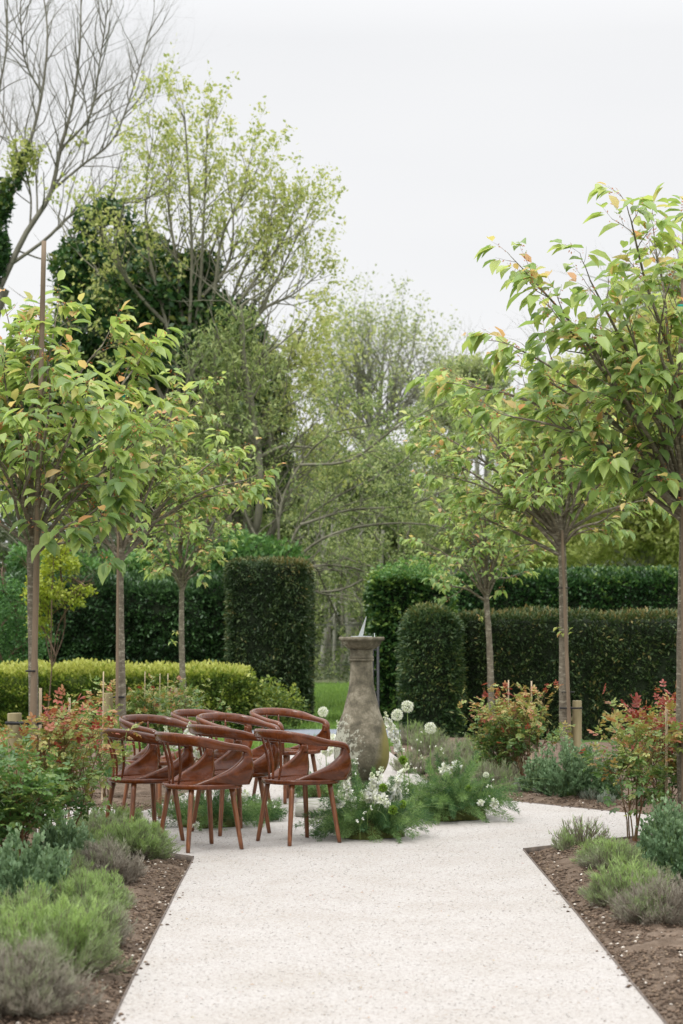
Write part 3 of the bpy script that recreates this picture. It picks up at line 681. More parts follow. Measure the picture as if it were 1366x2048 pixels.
cherry(14.3, 1366, 1010, [(1262, 440), (1052, 545), (1022, 690), (930, 770), (1110, 860), (1310, 490), (1366, 480), (1450, 520), (1180, 560), (1190, 700), (1120, 640), (1250, 640), (1330, 600), (1060, 740), (1010, 830), (1500, 700), (1280, 800, -.5), (1220, 900, -.4), (1170, 800, .4), (1460, 850), (1350, 750, -.7), (1330, 960, -.3), (1150, 930, .3)],
       34, 'nearest right cherry tree with a broad crown reaching over the path', leaf=.155, lpn=5.2, trunk_r=.045, toppy=580, dz=.75)
cherry(21.6, 1132, 1090, [(865, 860), (900, 790), (885, 950), (960, 850), (1050, 770), (1150, 800), (1255, 900), (1290, 1000), (1200, 860), (1000, 900), (985, 1010), (930, 1030), (1080, 870), (1230, 1020, -.4), (1060, 980, -.6), (1160, 960, .5), (1110, 900), (870, 910)],
       35, 'second cherry tree on the right, beside the round wooden post', leaf=.135, lpn=6.3, trunk_r=.052, lean=-10, low=[(1124, 1262, 8), (1112, 1254, 2), (1138, 1266, 4)], toppy=850)
cherry(27.6, 986, 1190, [(850, 1085), (870, 1000), (920, 955), (1000, 970), (1050, 1030), (1065, 1100), (960, 1040), (900, 1050), (1000, 1080), (930, 1130, -.5), (1030, 1150, .3), (885, 1165, -.5), (940, 1010)],
       36, 'furthest cherry tree on the right, slim mottled trunk before the clipped hedges', leaf=.11, lpn=7, trunk_r=.045, lean=-14, low=[(960, 1235, 5), (950, 1170, 5)], toppy=1000)

def stake(D, px0, py0, px1, py1, r, mat, name, label, cat, group, nodes=False):
    a = at(px0, py0, D); b = at(px1, py1, D)
    tb = Tubes(); n = 24; u = np.linspace(0, 1, n); P = a + (b - a) * u[:, None]; rr = np.full(n, r) * (1 - .3 * u)
    if nodes: rr = rr * (1 + .10 * (np.arange(n) % 5 == 0))
    tb.add(P - a, rr, 10, cap=True); o = tb.build(name, mat); o.location = tuple(a)
    return setp(o, label=label, cat=cat, group=group)
def gy(D): return HOR + H * F / D
stake(13.6, 60, gy(13.6), 88, 482, .0235, M['brownstake'], 'tree_stake', 'tall brown stake standing against the nearest left cherry trunk', 'stake', 'stakes beside the cherry trunks', True)
stake(20.4, 233, gy(20.4), 236, 1060, .017, M['brownstake'], 'tree_stake', 'thin brown stake beside the second left cherry trunk', 'stake', 'stakes beside the cherry trunks', True)
stake(21.5, 1142, gy(21.5), 1124, 1060, .022, M['brownstake'], 'tree_stake', 'brown stake bound to the second right cherry trunk', 'stake', 'stakes beside the cherry trunks', True)
stake(14.2, 1369, gy(14.2), 1366, 560, .022, M['brownstake'], 'tree_stake', 'brown stake against the nearest right cherry trunk at the picture edge', 'stake', 'stakes beside the cherry trunks', True)

def post(D, px, toppy, r, label, tilt=0):
    b = at(px + tilt, gy(D), D); t = at(px, toppy, D)
    rt = empty('round_post', b, label=label, cat='post', group='round wooden posts beside the cherry trees')
    hgt = t[2] - b[2]; dx = t[0] - b[0]
    u = np.linspace(0, 1, 8); P = np.stack([dx * u, 0 * u, hgt * u], -1); tb = Tubes(); tb.add(P, np.array([r] * 7 + [r * .97]), 20); 
    V = np.concatenate(tb.V); o = np_mesh('shaft', V, [np.concatenate(tb.F), np.arange(20)[None] + 140], M['post'], rt)
    bv = o.modifiers.new('b', 'BEVEL'); bv.width = .006; bv.segments = 2
    return b, t
def ring_tie(D, px, py, r, name, label, mat, thick=.008, cat='tie', span=None, wid=.02):
    c = at(px, py, D); n = 25; a = np.linspace(0, 2 * math.pi, n)
    rx = r if span is None else span
    P = np.stack([rx * np.cos(a), r * np.sin(a), 0 * a], -1)
    V, fs = sweep(P, thick / 2, wid / 2, 8, 4, capped=False)
    o = np_mesh(name, V, fs, mat); o.location = tuple(c)
    return setp(o, label=label, cat=cat, group='ties on the young trees')
post(13.75, 29, 1426, .049, 'round yellow wooden post at the left edge, strapped to the nearest cherry', 6)
post(20.6, 216, 1386, .050, 'low round post half hidden in roses beside the second left cherry trunk')
post(27, 356, 1376, .050, 'small round post top beside the furthest left cherry trunk')
post(21.6, 1154, 1401, .050, 'round wooden post strapped to the second right cherry trunk')
ring_tie(13.66, 47, 1446, .056, 'tree_strap', 'black rubber strap joining the left edge post and the nearest cherry trunk', M['rubber'], span=.118)
ring_tie(13.6, 62, 1342, .033, 'tree_tie', 'thin dark tie round the nearest left stake above the rose bush', M['rubber'], wid=.012)
ring_tie(20.5, 238, 1394, .056, 'tree_strap', 'black strap round the second left cherry trunk at post height', M['rubber'], span=.062)
ring_tie(27, 372, 1377, .048, 'tree_strap', 'black strap on the furthest left cherry trunk by its small post', M['rubber'], span=.05)
ring_tie(21.55, 1142, 1416, .058, 'tree_strap', 'black strap round the second right cherry trunk and its wooden post', M['rubber'], span=.115, wid=.018)
ring_tie(21.55, 1136, 1384, .056, 'tree_tie', 'dark thin tie on the second right cherry trunk just above its strap', M['rubber'], span=.066, wid=.010)
ring_tie(21.55, 1127, 1176, .056, 'tree_tie', 'thin dark tie below the fork of the second right cherry', M['rubber'], span=.062, wid=.010)
ring_tie(20.45, 247, 792, .02, 'tree_tie', 'small green tie high in the second left cherry crown', M['greentie'], wid=.03)
ring_tie(27, 361, 1040, .02, 'tree_tie', 'small green tie in the furthest left cherry crown', M['greentie'], wid=.04)
ring_tie(14.15, 1364, 614, .028, 'tree_tie', 'small green tie high on the nearest right stake', M['greentie'], wid=.03)

# thin canes standing in the beds
canes = [(81, 1376, 80, 14.2, .010, 'pale bamboo cane with knotted string beside the nearest left stake', 1), (139, 1396, 137, 14.8, .0085, 'shorter pale bamboo cane second from the left stake', 1),
         (207, 1343, 204, 17.5, .0055, 'thin cane left of the second left cherry trunk', 0), (290, 1343, 288, 21, .005, 'thin cane standing right of the second left cherry trunk', 0),
         (320, 1347, 318, 22, .005, 'thin cane midway between the two far left cherry trunks', 0), (336, 1347, 333, 22.5, .005, 'thin slanting cane just left of the furthest left trunk', 0),
         (1017, 1360, 1017, 21, .007, 'thin cane above the large rose bush on the right', 0), (1063, 1362, 1063, 20.5, .007, 'thin cane rising from the right half of the large rose bush', 0),
         (1333, 1398, 1333, 14.4, .010, 'pale bamboo cane in the right edge rose bush', 0), (1079, 1500, 1079, 19, .008, 'short wooden cane low beneath the large right rose bush', 0)]
for tx, ty, bx, D, r, lab, knot in canes:
    a = at(bx, gy(D), D); b = at(tx, ty, D)
    rt = empty('garden_cane', a, label=lab, cat='cane', group='thin canes in the rose beds')
    tb = Tubes(); tb.add(np.linspace(0, 1, 12)[:, None] * (b - a), r * (1 + .12 * (np.arange(12) % 4 == 0)), 8, cap=True); tb.build('cane', M['cane'], rt)
    if knot:
        tb = Tubes(); q = (b - a) * (.88 if tx < 100 else .9)
        if tx < 100: q = at(82, 1437, D) - a
        for k in range(3):
            an = np.linspace(0, 6.4, 12); tb.add(q + np.stack([(r + .003) * np.cos(an), (r + .003) * np.sin(an), .006 * k + 0 * an], -1), .003, 5)
        tb.add([q, q + (.02, -.01, -.02), q + (.03, -.01, -.05)], .0022, 4); tb.add([q, q + (-.015, -.01, -.03), q + (-.02, -.01, -.06)], .0022, 4)
        tb.build('string', M['cane'], rt)

# ------------------------------------------------------------------ hedges
def hedge(name, x0, x1, y0, y1, z1, label, mat, core, dens, leaf, seed, ratio=.35, topv=.3, group='clipped hedges', lump=.06, fuzz=.05, round_=.15, up=.1, vb=0, z0=-.05, tpl='diamond'):
    """clipped hedge: box with softened corners, leafy sprays standing off its surface"""
    rng = np.random.default_rng(seed); cx = (x0 + x1) / 2; cy = (y0 + y1) / 2
    root = empty(name, (cx, cy, 0), label=label, cat='hedge', group=group)
    W, Dp, Hh = x1 - x0, y1 - y0, z1 - z0
    def shape(P, N):
        # push points in near edges to round them, add lumps
        q = P.copy(); c = np.array((cx, cy, (z0 + z1) / 2)); hf = np.array((W, Dp, Hh)) / 2
        r = min(round_, hf[0], hf[1])
        inner = np.clip(q, c - hf + r, c + hf - r); inner[:, 2] = np.clip(q[:, 2], z0, z1 - r)
        v = q - inner; L = np.linalg.norm(v, axis=1, keepdims=True); out = inner + v / np.maximum(L, 1e-6) * np.minimum(L, r)
        nr = np.where(L > 1e-4, v / np.maximum(L, 1e-6), N)
        lm = (vnoise(out[:, 0] * 1.0 + out[:, 1] * .7 + 40, out[:, 2] + out[:, 1] * .5 + 40, 2.2, seed, 3) - .5) * 2 * lump
        return out + nr * lm[:, None], nr
    areas = [('f', W * Hh), ('b', W * Hh * .25), ('l', Dp * Hh), ('r', Dp * Hh), ('t', W * Dp)]
    Ps, Ns = [], []
    for f, a in areas:
        n = int(a * dens); u, v = rng.random(n), rng.random(n)
        if f == 'f': P = np.c_[x0 + W * u, np.full(n, y0), z0 + Hh * v]; N = (0, -1, 0)
        if f == 'b': P = np.c_[x0 + W * u, np.full(n, y1), z0 + Hh * v]; N = (0, 1, 0)
        if f == 'l': P = np.c_[np.full(n, x0), y0 + Dp * u, z0 + Hh * v]; N = (-1, 0, 0)
        if f == 'r': P = np.c_[np.full(n, x1), y0 + Dp * u, z0 + Hh * v]; N = (1, 0, 0)
        if f == 't': P = np.c_[x0 + W * u, y0 + Dp * v, np.full(n, z1)]; N = (0, 0, 1)
        Ps.append(P); Ns.append(np.broadcast_to(np.array(N, float), (n, 3)))
    P, N = shape(np.concatenate(Ps), np.concatenate(Ns)); n = len(P)
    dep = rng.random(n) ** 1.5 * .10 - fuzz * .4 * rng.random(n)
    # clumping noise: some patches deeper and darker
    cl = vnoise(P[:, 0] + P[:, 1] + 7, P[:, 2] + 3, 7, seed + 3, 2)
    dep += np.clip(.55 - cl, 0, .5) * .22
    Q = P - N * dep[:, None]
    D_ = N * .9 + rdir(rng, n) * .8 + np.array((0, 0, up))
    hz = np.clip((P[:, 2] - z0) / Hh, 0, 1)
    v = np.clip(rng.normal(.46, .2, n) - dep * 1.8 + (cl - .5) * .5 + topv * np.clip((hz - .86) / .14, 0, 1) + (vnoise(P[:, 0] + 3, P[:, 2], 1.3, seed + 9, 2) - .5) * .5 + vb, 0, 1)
    lv = Leaves(tpl); s = leaf * rng.uniform(.6, 1.3, n)
    lv.add(Q, D_, rdir(rng, n) * .8 + np.array((0, 0, .8)), s, s * ratio, v)
    lv.build('foliage', mat, root, False, (cx, cy, 0))
    # core
    m = 26; 
    g = []
    ix, iy, iz = x0 + .07, y0 + .07, z1 - .07
    nx, nz, ny = max(3, int(W / .12)), max(3, int(Hh / .12)), max(3, int(Dp / .12))
    Vc, Fc = [], []; off = 0
    def grid(fn, a, b):
        nonlocal off
        U, Vv = np.meshgrid(np.linspace(0, 1, a), np.linspace(0, 1, b)); p = fn(U.ravel(), Vv.ravel())
        idx = np.arange(a * b).reshape(b, a) + off; Fc.append(np.stack([idx[:-1, :-1], idx[:-1, 1:], idx[1:, 1:], idx[1:, :-1]], -1).reshape(-1, 4)); Vc.append(p); off += a * b
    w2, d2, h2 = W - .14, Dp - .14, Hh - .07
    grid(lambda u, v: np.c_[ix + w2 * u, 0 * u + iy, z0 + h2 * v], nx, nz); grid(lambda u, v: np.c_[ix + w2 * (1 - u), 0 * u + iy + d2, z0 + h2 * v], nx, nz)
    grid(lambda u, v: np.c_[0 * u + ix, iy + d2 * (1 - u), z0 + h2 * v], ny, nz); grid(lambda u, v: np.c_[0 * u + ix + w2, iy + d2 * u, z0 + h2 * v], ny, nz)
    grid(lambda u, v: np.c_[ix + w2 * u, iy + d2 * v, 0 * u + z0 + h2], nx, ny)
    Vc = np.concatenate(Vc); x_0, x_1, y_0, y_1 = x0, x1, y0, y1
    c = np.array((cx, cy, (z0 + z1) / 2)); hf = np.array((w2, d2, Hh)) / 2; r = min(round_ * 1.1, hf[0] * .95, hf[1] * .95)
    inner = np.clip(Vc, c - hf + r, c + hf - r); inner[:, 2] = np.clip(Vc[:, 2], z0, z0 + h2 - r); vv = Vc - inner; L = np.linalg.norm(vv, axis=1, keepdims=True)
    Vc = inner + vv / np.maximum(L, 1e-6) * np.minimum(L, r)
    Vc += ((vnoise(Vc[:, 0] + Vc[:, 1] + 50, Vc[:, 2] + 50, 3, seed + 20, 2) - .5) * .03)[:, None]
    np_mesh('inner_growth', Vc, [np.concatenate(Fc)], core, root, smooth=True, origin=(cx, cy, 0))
    return root
def X_(px, D): return (px - 683) / F * D
def Z_(py, D): return at(683, py, D)[2]
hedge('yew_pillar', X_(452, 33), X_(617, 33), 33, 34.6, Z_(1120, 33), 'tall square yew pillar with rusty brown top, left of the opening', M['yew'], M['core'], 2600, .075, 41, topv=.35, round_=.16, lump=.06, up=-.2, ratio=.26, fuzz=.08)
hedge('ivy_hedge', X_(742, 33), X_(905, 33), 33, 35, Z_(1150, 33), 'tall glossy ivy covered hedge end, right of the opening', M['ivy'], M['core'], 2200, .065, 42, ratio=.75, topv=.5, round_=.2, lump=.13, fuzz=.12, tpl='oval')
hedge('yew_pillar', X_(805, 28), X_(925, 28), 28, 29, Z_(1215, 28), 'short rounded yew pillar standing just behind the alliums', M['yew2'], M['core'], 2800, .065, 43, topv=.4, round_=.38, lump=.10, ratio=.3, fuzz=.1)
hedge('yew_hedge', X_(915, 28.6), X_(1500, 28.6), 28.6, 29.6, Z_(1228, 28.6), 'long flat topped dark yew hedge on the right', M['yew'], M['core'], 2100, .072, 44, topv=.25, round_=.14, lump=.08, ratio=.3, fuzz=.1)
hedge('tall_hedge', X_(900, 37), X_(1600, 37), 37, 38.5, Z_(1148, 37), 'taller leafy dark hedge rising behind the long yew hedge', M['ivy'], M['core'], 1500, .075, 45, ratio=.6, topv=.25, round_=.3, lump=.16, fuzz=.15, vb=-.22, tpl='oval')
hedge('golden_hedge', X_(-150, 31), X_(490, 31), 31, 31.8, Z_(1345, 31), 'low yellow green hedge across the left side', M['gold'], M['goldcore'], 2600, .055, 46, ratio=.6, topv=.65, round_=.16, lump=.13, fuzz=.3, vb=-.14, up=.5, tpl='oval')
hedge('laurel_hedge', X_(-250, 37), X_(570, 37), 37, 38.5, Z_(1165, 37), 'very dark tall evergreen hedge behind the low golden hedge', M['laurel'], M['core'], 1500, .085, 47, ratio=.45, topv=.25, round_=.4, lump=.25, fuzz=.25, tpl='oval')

# ------------------------------------------------------------------ background trees
def lump_crown(lv, rng, lumps, n, size, ratio, gap=.45, seed=1, vb=0, up=0):
    vol = np.array([l[3] * l[4] * l[5] for l in lumps]) ** .8; pr = vol / vol.sum()
    which = rng.choice(len(lumps), n, p=pr); Lm = np.array([l[:6] for l in lumps])[which]
    d = rdir(rng, n); r = rng.random(n) ** .42
    r = r * (1 + .25 * (vnoise(d[:, 0] * 2 + Lm[:, 0] + 60, d[:, 2] * 2 + d[:, 1] + 60, 1.6, seed, 3) - .5) * 2)
    P = Lm[:, :3] + d * Lm[:, 3:6] * r[:, None]
    g = vnoise(P[:, 0] + P[:, 1] * .6 + 90, P[:, 2] + P[:, 1] * .3 + 90, 1.5, seed + 5, 3)
    k = g > gap * rng.uniform(.75, 1.15, n); P = P[k]; d = d[k]; n = len(P)
    s = size * rng.uniform(.5, 1.4, n)
    v = np.clip(rng.normal(.45, .2, n) + .15 * d[:, 2] + vb + (vnoise(P[:, 0] + 20, P[:, 2] + 20, .8, seed + 6, 2) - .5) * .5, 0, 1)
    lv.add(P, rdir(rng, n, up), rdir(rng, n, .6), s, s * ratio, v)
def lump_tree(name, base, lumps, n, size, mat, label, seed, bark='oldbark', tr=.2, ratio=.5, gap=.42, cat='tree', group=None, fork=None, sub=0, vb=0, P=None, up=-.2, skip_trunk=False):
    rng = np.random.default_rng(seed); base = np.array(base, float)
    root = empty(name, base, label=label, cat=cat, group=group)
    lv = Leaves('diamond'); lump_crown(lv, rng, lumps, n, size, ratio, gap, seed, vb, up); 
    if not skip_trunk:
        top = np.mean([l[:3] for l in lumps], 0); fk = fork if fork is not None else base + (top - base) * .45; fk = np.array(fk, float)
        tb = Tubes(); t = np.linspace(0, 1, 8)[:, None]; tb.add(base + (fk - base) * t, np.linspace(tr, tr * .75, 8), 9); tb.build('trunk', M[bark], root, origin=base)
        lt = Tubes(); sites = []; PP = P or dict(wander=.15, trop=.05, kids=[2.5, 3], ang=(20, 55), len=(.5, .8), rr=.55, L0=1.6, rmin=.012)
        for l in lumps:
            c = np.array(l[:3]); m = (fk + c) / 2 + rng.normal(0, .15, 3)
            limb(lt, sites, rng, [fk, m, c, c + np.array((rng.normal(0, .4) * l[3], 0, l[5] * .7))], tr * .45, .02, 2 if sub else 1, PP, sub=sub or 4, n=10)
        lt.build('branches', M[bark], root, origin=base)
    lv.build('crown', mat, root, False, base)
    return root
def LP(px, py, D, rx, ry, rd=None):
    p = at(px, py, D); k = F / D; return (p[0], p[1], p[2], rx / k, (rd if rd else rx) / k, ry / k)
def gb(px, D, z=-.05): return np.array((X_(px, D), D, z))

# bare tree on the left
def bare_tree():
    rng = np.random.default_rng(61); D = 45; base = gb(-80, D)
    root = empty('bare_tree', base, label='tall bare branching tree at the upper left with an ivy clad stem', cat='tree')
    A = lambda *p: [at(x, y, D + (q[0] if q else 0)) for x, y, *q in p]
    tb = Tubes(); tb.add(catmull(A((-80, gy(D)), (-70, 1000), (-40, 700), (0, 575)), 12), np.linspace(.36, .22, 12), 12); tb.build('trunk', M['barebark'], root, origin=base)
    PP = dict(wander=.14, trop=.09, kids=[4.2, 4.0, 3.2], ang=(20, 50), len=(.5, .85), rr=.42, L0=1.5, rmin=.015, seg=5)
    lt = Tubes(); sites = []
    L = [([(0, 575), (50, 470), (100, 390), (120, 300), (145, 210), (160, 90), (162, -40)], .17, 14), ([(-40, 700), (-10, 480), (30, 370), (60, 285), (85, 180), (95, 60), (80, -50)], .16, 12),
         ([(20, 530), (90, 480), (150, 425), (220, 405), (290, 400), (345, 350)], .10, 10), ([(105, 380), (165, 330), (225, 280), (262, 190), (300, 60)], .08, 10),
         ([(0, 575), (-30, 400), (-20, 250), (10, 120), (15, 0)], .12, 10), ([(120, 300), (180, 230), (200, 120), (215, 20)], .07, 9), ([(85, 190), (50, 120), (40, 20)], .06, 8),
         ([(60, 460), (60, 380), (30, 290), (-10, 200)], .06, 8), ([(165, 330), (175, 240), (160, 150)], .04, 6), ([(30, 500), (110, 520), (170, 470), (230, 380)], .05, 6)]
    for pts, r, k in L:
        dy = rng.uniform(-1.2, 1.2); Q = [at(x, y, D + dy * i / len(pts)) for i, (x, y) in enumerate(pts)]
        limb(lt, sites, rng, Q, r * .42, .012, 3, PP, sub=int(k * 1.9), n=18, t0=.22)
    lt.build('branches', M['barebark'], root, origin=base)
    iv = Leaves('diamond')
    lump_crown(iv, rng, [LP(-5, 470, D, 20, 60), LP(12, 400, D, 15, 50), LP(38, 340, D, 11, 34), LP(56, 298, D, 6, 20), LP(-20, 560, D, 22, 60), LP(4, 510, D, 18, 40)], 4200, .12, .7, .3, 62)
    iv.build('ivy', M['holly'], root, False, base)
    sp_ = Leaves('diamond')
    lump_crown(sp_, rng, [LP(60, 300, D, 50, 40), LP(130, 290, D, 40, 30), LP(40, 340, D, 40, 40)], 900, .12, .6, .5, 63); sp_.build('young_leaves', M['spring'], root, False, base)
bare_tree()

def spring_tree():
    rng = np.random.default_rng(71); D = 42; base = gb(360, D)
    root = empty('spring_tree', base, label='tall upright tree in fresh yellow green leaf, behind the left cherries', cat='tree')
    tb = Tubes(); tb.add(catmull([at(360, gy(D), D), at(365, 1100, D), at(370, 880, D)], 10), np.linspace(.3, .22, 10), 10); tb.build('trunk', M['oldbark'], root, origin=base)
    PP = dict(wander=.13, trop=.10, kids=[2.6, 2.4], ang=(18, 45), len=(.5, .8), rr=.5, L0=1.1, rmin=.010, seg=4)
    lt = Tubes(); sites = []
    L = [[(370, 880), (380, 650), (385, 500), (380, 350), (372, 200), (370, 160)], [(370, 850), (330, 650), (290, 480), (285, 330), (300, 210)], [(370, 800), (400, 600), (410, 420), (415, 300), (418, 200)],
         [(375, 780), (430, 600), (450, 450), (495, 350), (510, 270)], [(380, 800), (450, 650), (500, 520), (545, 430), (565, 365)], [(380, 850), (480, 700), (560, 570), (600, 480), (640, 390)],
         [(480, 700), (540, 620), (600, 590), (655, 545)], [(380, 900), (470, 800), (560, 760), (620, 680)], [(330, 650), (250, 560), (220, 470), (235, 380)], [(370, 700), (350, 500), (335, 380), (340, 270)],
         [(400, 600), (460, 520), (475, 420), (460, 300)], [(450, 650), (530, 540), (590, 440), (600, 400)], [(370, 900), (300, 760), (230, 680), (200, 600)], [(400, 850), (500, 860), (580, 820), (620, 790)], [(380, 900), (500, 880), (580, 860), (640, 890)], [(380, 940), (500, 950), (580, 930), (650, 960)], [(400, 820), (500, 780), (580, 740), (630, 720)]]
    for pts in L:
        pts = [(370 + (x - 370) * .92, y + max(0, (600 - y)) * .17) for x, y in pts]
        dy = rng.uniform(-1.5, 1.5); Q = [at(x, y, D + dy * i / len(pts)) for i, (x, y) in enumerate(pts)]
        limb(lt, sites, rng, Q, .045, .008, 2, PP, sub=17, n=16, t0=.22)
    lt.build('branches', M['oldbark'], root, origin=base)
    lv = Leaves('diamond')
    for pts, ds in sites:
        m = rng.poisson(7.5); u = rng.random(m) ** .7 * (len(pts) - 1); a = np.minimum(u.astype(int), len(pts) - 2); q = pts[a] + (pts[a + 1] - pts[a]) * (u - a)[:, None] + rng.normal(0, .05, (m, 3))
        s = .105 * rng.uniform(.5, 1.3, m); lv.add(q, rdir(rng, m, -.5), rdir(rng, m), s, s * .55, rng.random(m))
    lv.build('foliage', M['spring'], root, False, base)
spring_tree()
lump_tree('ivy_clad_tree', gb(230, 44), [LP(205, 440, 44, 60, 50), LP(170, 540, 44, 75, 80), LP(260, 540, 44, 100, 95), LP(350, 620, 44, 100, 90), LP(180, 660, 44, 90, 90), LP(300, 740, 44, 120, 110), LP(430, 690, 44, 85, 85), LP(150, 800, 44, 120, 110), LP(60, 900, 44, 120, 100), LP(250, 930, 44, 150, 110), LP(40, 760, 44, 60, 70), LP(450, 860, 44, 110, 100), LP(500, 960, 44, 80, 70), LP(360, 850, 44, 110, 90), LP(330, 580, 42.6, 95, 80), LP(430, 650, 42.6, 90, 80), LP(330, 710, 42.6, 110, 90), LP(500, 760, 42.6, 80, 80), LP(250, 620, 42.6, 90, 90), LP(450, 870, 42.2, 90, 80), LP(500, 700, 42.6, 50, 50), LP(540, 830, 42.6, 45, 60), LP(530, 930, 42.6, 60, 60), LP(400, 540, 42.6, 50, 45)],
          125000, .145, M['holly'], 'dark ivy smothered tree filling the left background', 81, tr=.3, ratio=.6, gap=.42)
lump_tree('weeping_tree', gb(500, 40), [LP(430, 720, 40, 80, 80), LP(500, 760, 40, 85, 90), LP(450, 860, 40, 110, 90), LP(400, 960, 40, 120, 90), LP(540, 890, 40, 50, 60), LP(500, 980, 40, 90, 70), LP(560, 1010, 40, 60, 50), LP(330, 880, 40, 80, 80), LP(480, 640, 40, 50, 60)],
          15000, .12, M['olive'], 'dense grey green tree with drooping sprays, left of centre', 82, tr=.22, ratio=.3, gap=.47, up=-1.0, sub=5)
lump_tree('broadleaf_bush', gb(420, 38.8), [LP(480, 1110, 38.8, 90, 50), LP(380, 1120, 38.8, 80, 50), LP(560, 1130, 38.8, 60, 50), LP(250, 1140, 38.8, 90, 40), LP(90, 1120, 38.8, 90, 40)], 14000, .11, M['bush'], 'green leafy bushes growing above the dark hedge', 83, tr=.1, ratio=.5, gap=.38, cat='bush')

# distant domed tree in the centre
def dome_tree():
    rng = np.random.default_rng(91); D = 80; base = gb(745, D)
    root = empty('domed_tree', base, label='distant round headed tree in early leaf in the centre', cat='tree')
    tb = Tubes(); tb.add(catmull([at(748, gy(D), D), at(750, 1050, D), at(748, 860, D)], 10), np.linspace(.5, .36, 10), 10); tb.build('trunk', M['farbark'], root, origin=base)
    PP = dict(wander=.15, trop=.07, kids=[2.8, 2.8], ang=(18, 48), len=(.5, .8), rr=.5, L0=2.0, rmin=.02, seg=4)
    lt = Tubes(); sites = []
    ends = [(640, 640), (665, 600), (700, 580), (735, 575), (775, 572), (815, 590), (845, 630), (865, 680), (625, 700), (860, 740), (640, 760), (850, 800), (720, 640), (770, 650), (690, 690), (810, 700), (660, 820)]
    for ex, ey in ends:
        ex = 745 + (ex - 745) * .82; ey = ey + (900 - ey) * .26
        E = at(ex, ey, D + rng.uniform(-2, 2)); s = at(748 + rng.uniform(-6, 6), rng.uniform(840, 930), D); m = s + (E - s) * .45 + np.array(((E[0] - s[0]) * .15, 0, -.1 * (E[2] - s[2]) + .2))
        limb(lt, sites, rng, [s, m, E], .10, .02, 2, PP, sub=12, n=12, t0=.25)
    lt.build('branches', M['farbark'], root, origin=base)
    lv = Leaves('diamond')
    for pts, ds in sites:
        m = rng.poisson(4.5); u = rng.random(m) * (len(pts) - 1); a = np.minimum(u.astype(int), len(pts) - 2); q = pts[a] + (pts[a + 1] - pts[a]) * (u - a)[:, None] + rng.normal(0, .14, (m, 3))
        s = .15 * rng.uniform(.5, 1.3, m); lv.add(q, rdir(rng, m), rdir(rng, m), s, s * .6, rng.random(m))
    lv.build('foliage', M['far'], root, False, base)
dome_tree()

def thicket(name, D, basepx, limbs, seed, label, lm, r=.042, sub=12, lpt=5, leaf=.07, L0=.9, lmat='spring', bark='oldbark', trop=0.0, cat='tree', depth=2):
    rng = np.random.default_rng(seed); base = gb(basepx, D)
    root = empty(name, base, label=label, cat=cat); tb = Tubes(); s0 = at(*limbs[0][0], D)
    tb.add(catmull([base, (base + s0) / 2 + (.1, 0, 0), s0], 10), np.linspace(r * 1.8, r * 1.3, 10), 9); tb.build('trunk', M[bark], root, origin=base)
    PP = dict(wander=.18, trop=trop, kids=[2.6, 2.5], ang=(20, 60), len=(.5, .85), rr=.5, L0=L0, rmin=.008, seg=5); lt = Tubes(); sites = []
    for pts in limbs:
        dy = rng.uniform(-1.5, 1.5); Q = [at(x, y, D + dy * i / len(pts)) for i, (x, y) in enumerate(pts)]
        limb(lt, sites, rng, Q, r, .012, depth, PP, sub=sub, n=16, t0=.15)
    lt.build('branches', M[bark], root, origin=base); lv = Leaves('diamond')
    for pts, ds in sites:
        m = rng.poisson(lpt); u = rng.random(m) * (len(pts) - 1); a = np.minimum(u.astype(int), len(pts) - 2); q = pts[a] + (pts[a + 1] - pts[a]) * (u - a)[:, None] + rng.normal(0, .03, (m, 3))
        s = leaf * rng.uniform(.5, 1.3, m); lv.add(q, rdir(rng, m), rdir(rng, m), s, s * .5, rng.random(m))
    lv.build('foliage', M[lmat], root, False, base)
thicket('twiggy_tree', 39, 560, [[(560, 1150), (600, 1050), (680, 990), (780, 940), (860, 880)], [(560, 1150), (560, 1020), (600, 930), (660, 870), (740, 850)], [(560, 1150), (640, 1080), (740, 1050), (860, 1050), (950, 1080)], [(560, 1150), (500, 1050), (480, 960), (520, 880)],
        [(560, 1150), (650, 1130), (740, 1150), (760, 1220)], [(600, 1050), (700, 1020), (820, 1010), (930, 960)], [(560, 1180), (680, 1180), (780, 1130), (880, 1130)], [(600, 930), (700, 920), (800, 850), (900, 800)], [(560, 1150), (620, 1120), (660, 1200), (690, 1270)]],
        101, 'tangled twiggy tree with tiny leaves arching over the opening', 'olive', sub=20, lpt=17, leaf=.075, lmat='olive', L0=1.0, r=.03)
thicket('twiggy_tree', 48, 800, [[(800, 1150), (790, 1000), (740, 930), (700, 870)], [(800, 1150), (830, 1000), (860, 900), (870, 820)], [(800, 1150), (740, 1060), (660, 1010), (600, 990)], [(800, 1150), (880, 1060), (940, 1000), (960, 920)], [(800, 1150), (700, 1120), (620, 1090), (560, 1080)]],
        102, 'pale leafy small tree between the opening and the right cherries', 'far', sub=14, lpt=11, leaf=.09, L0=1.2, lmat='far', r=.03)
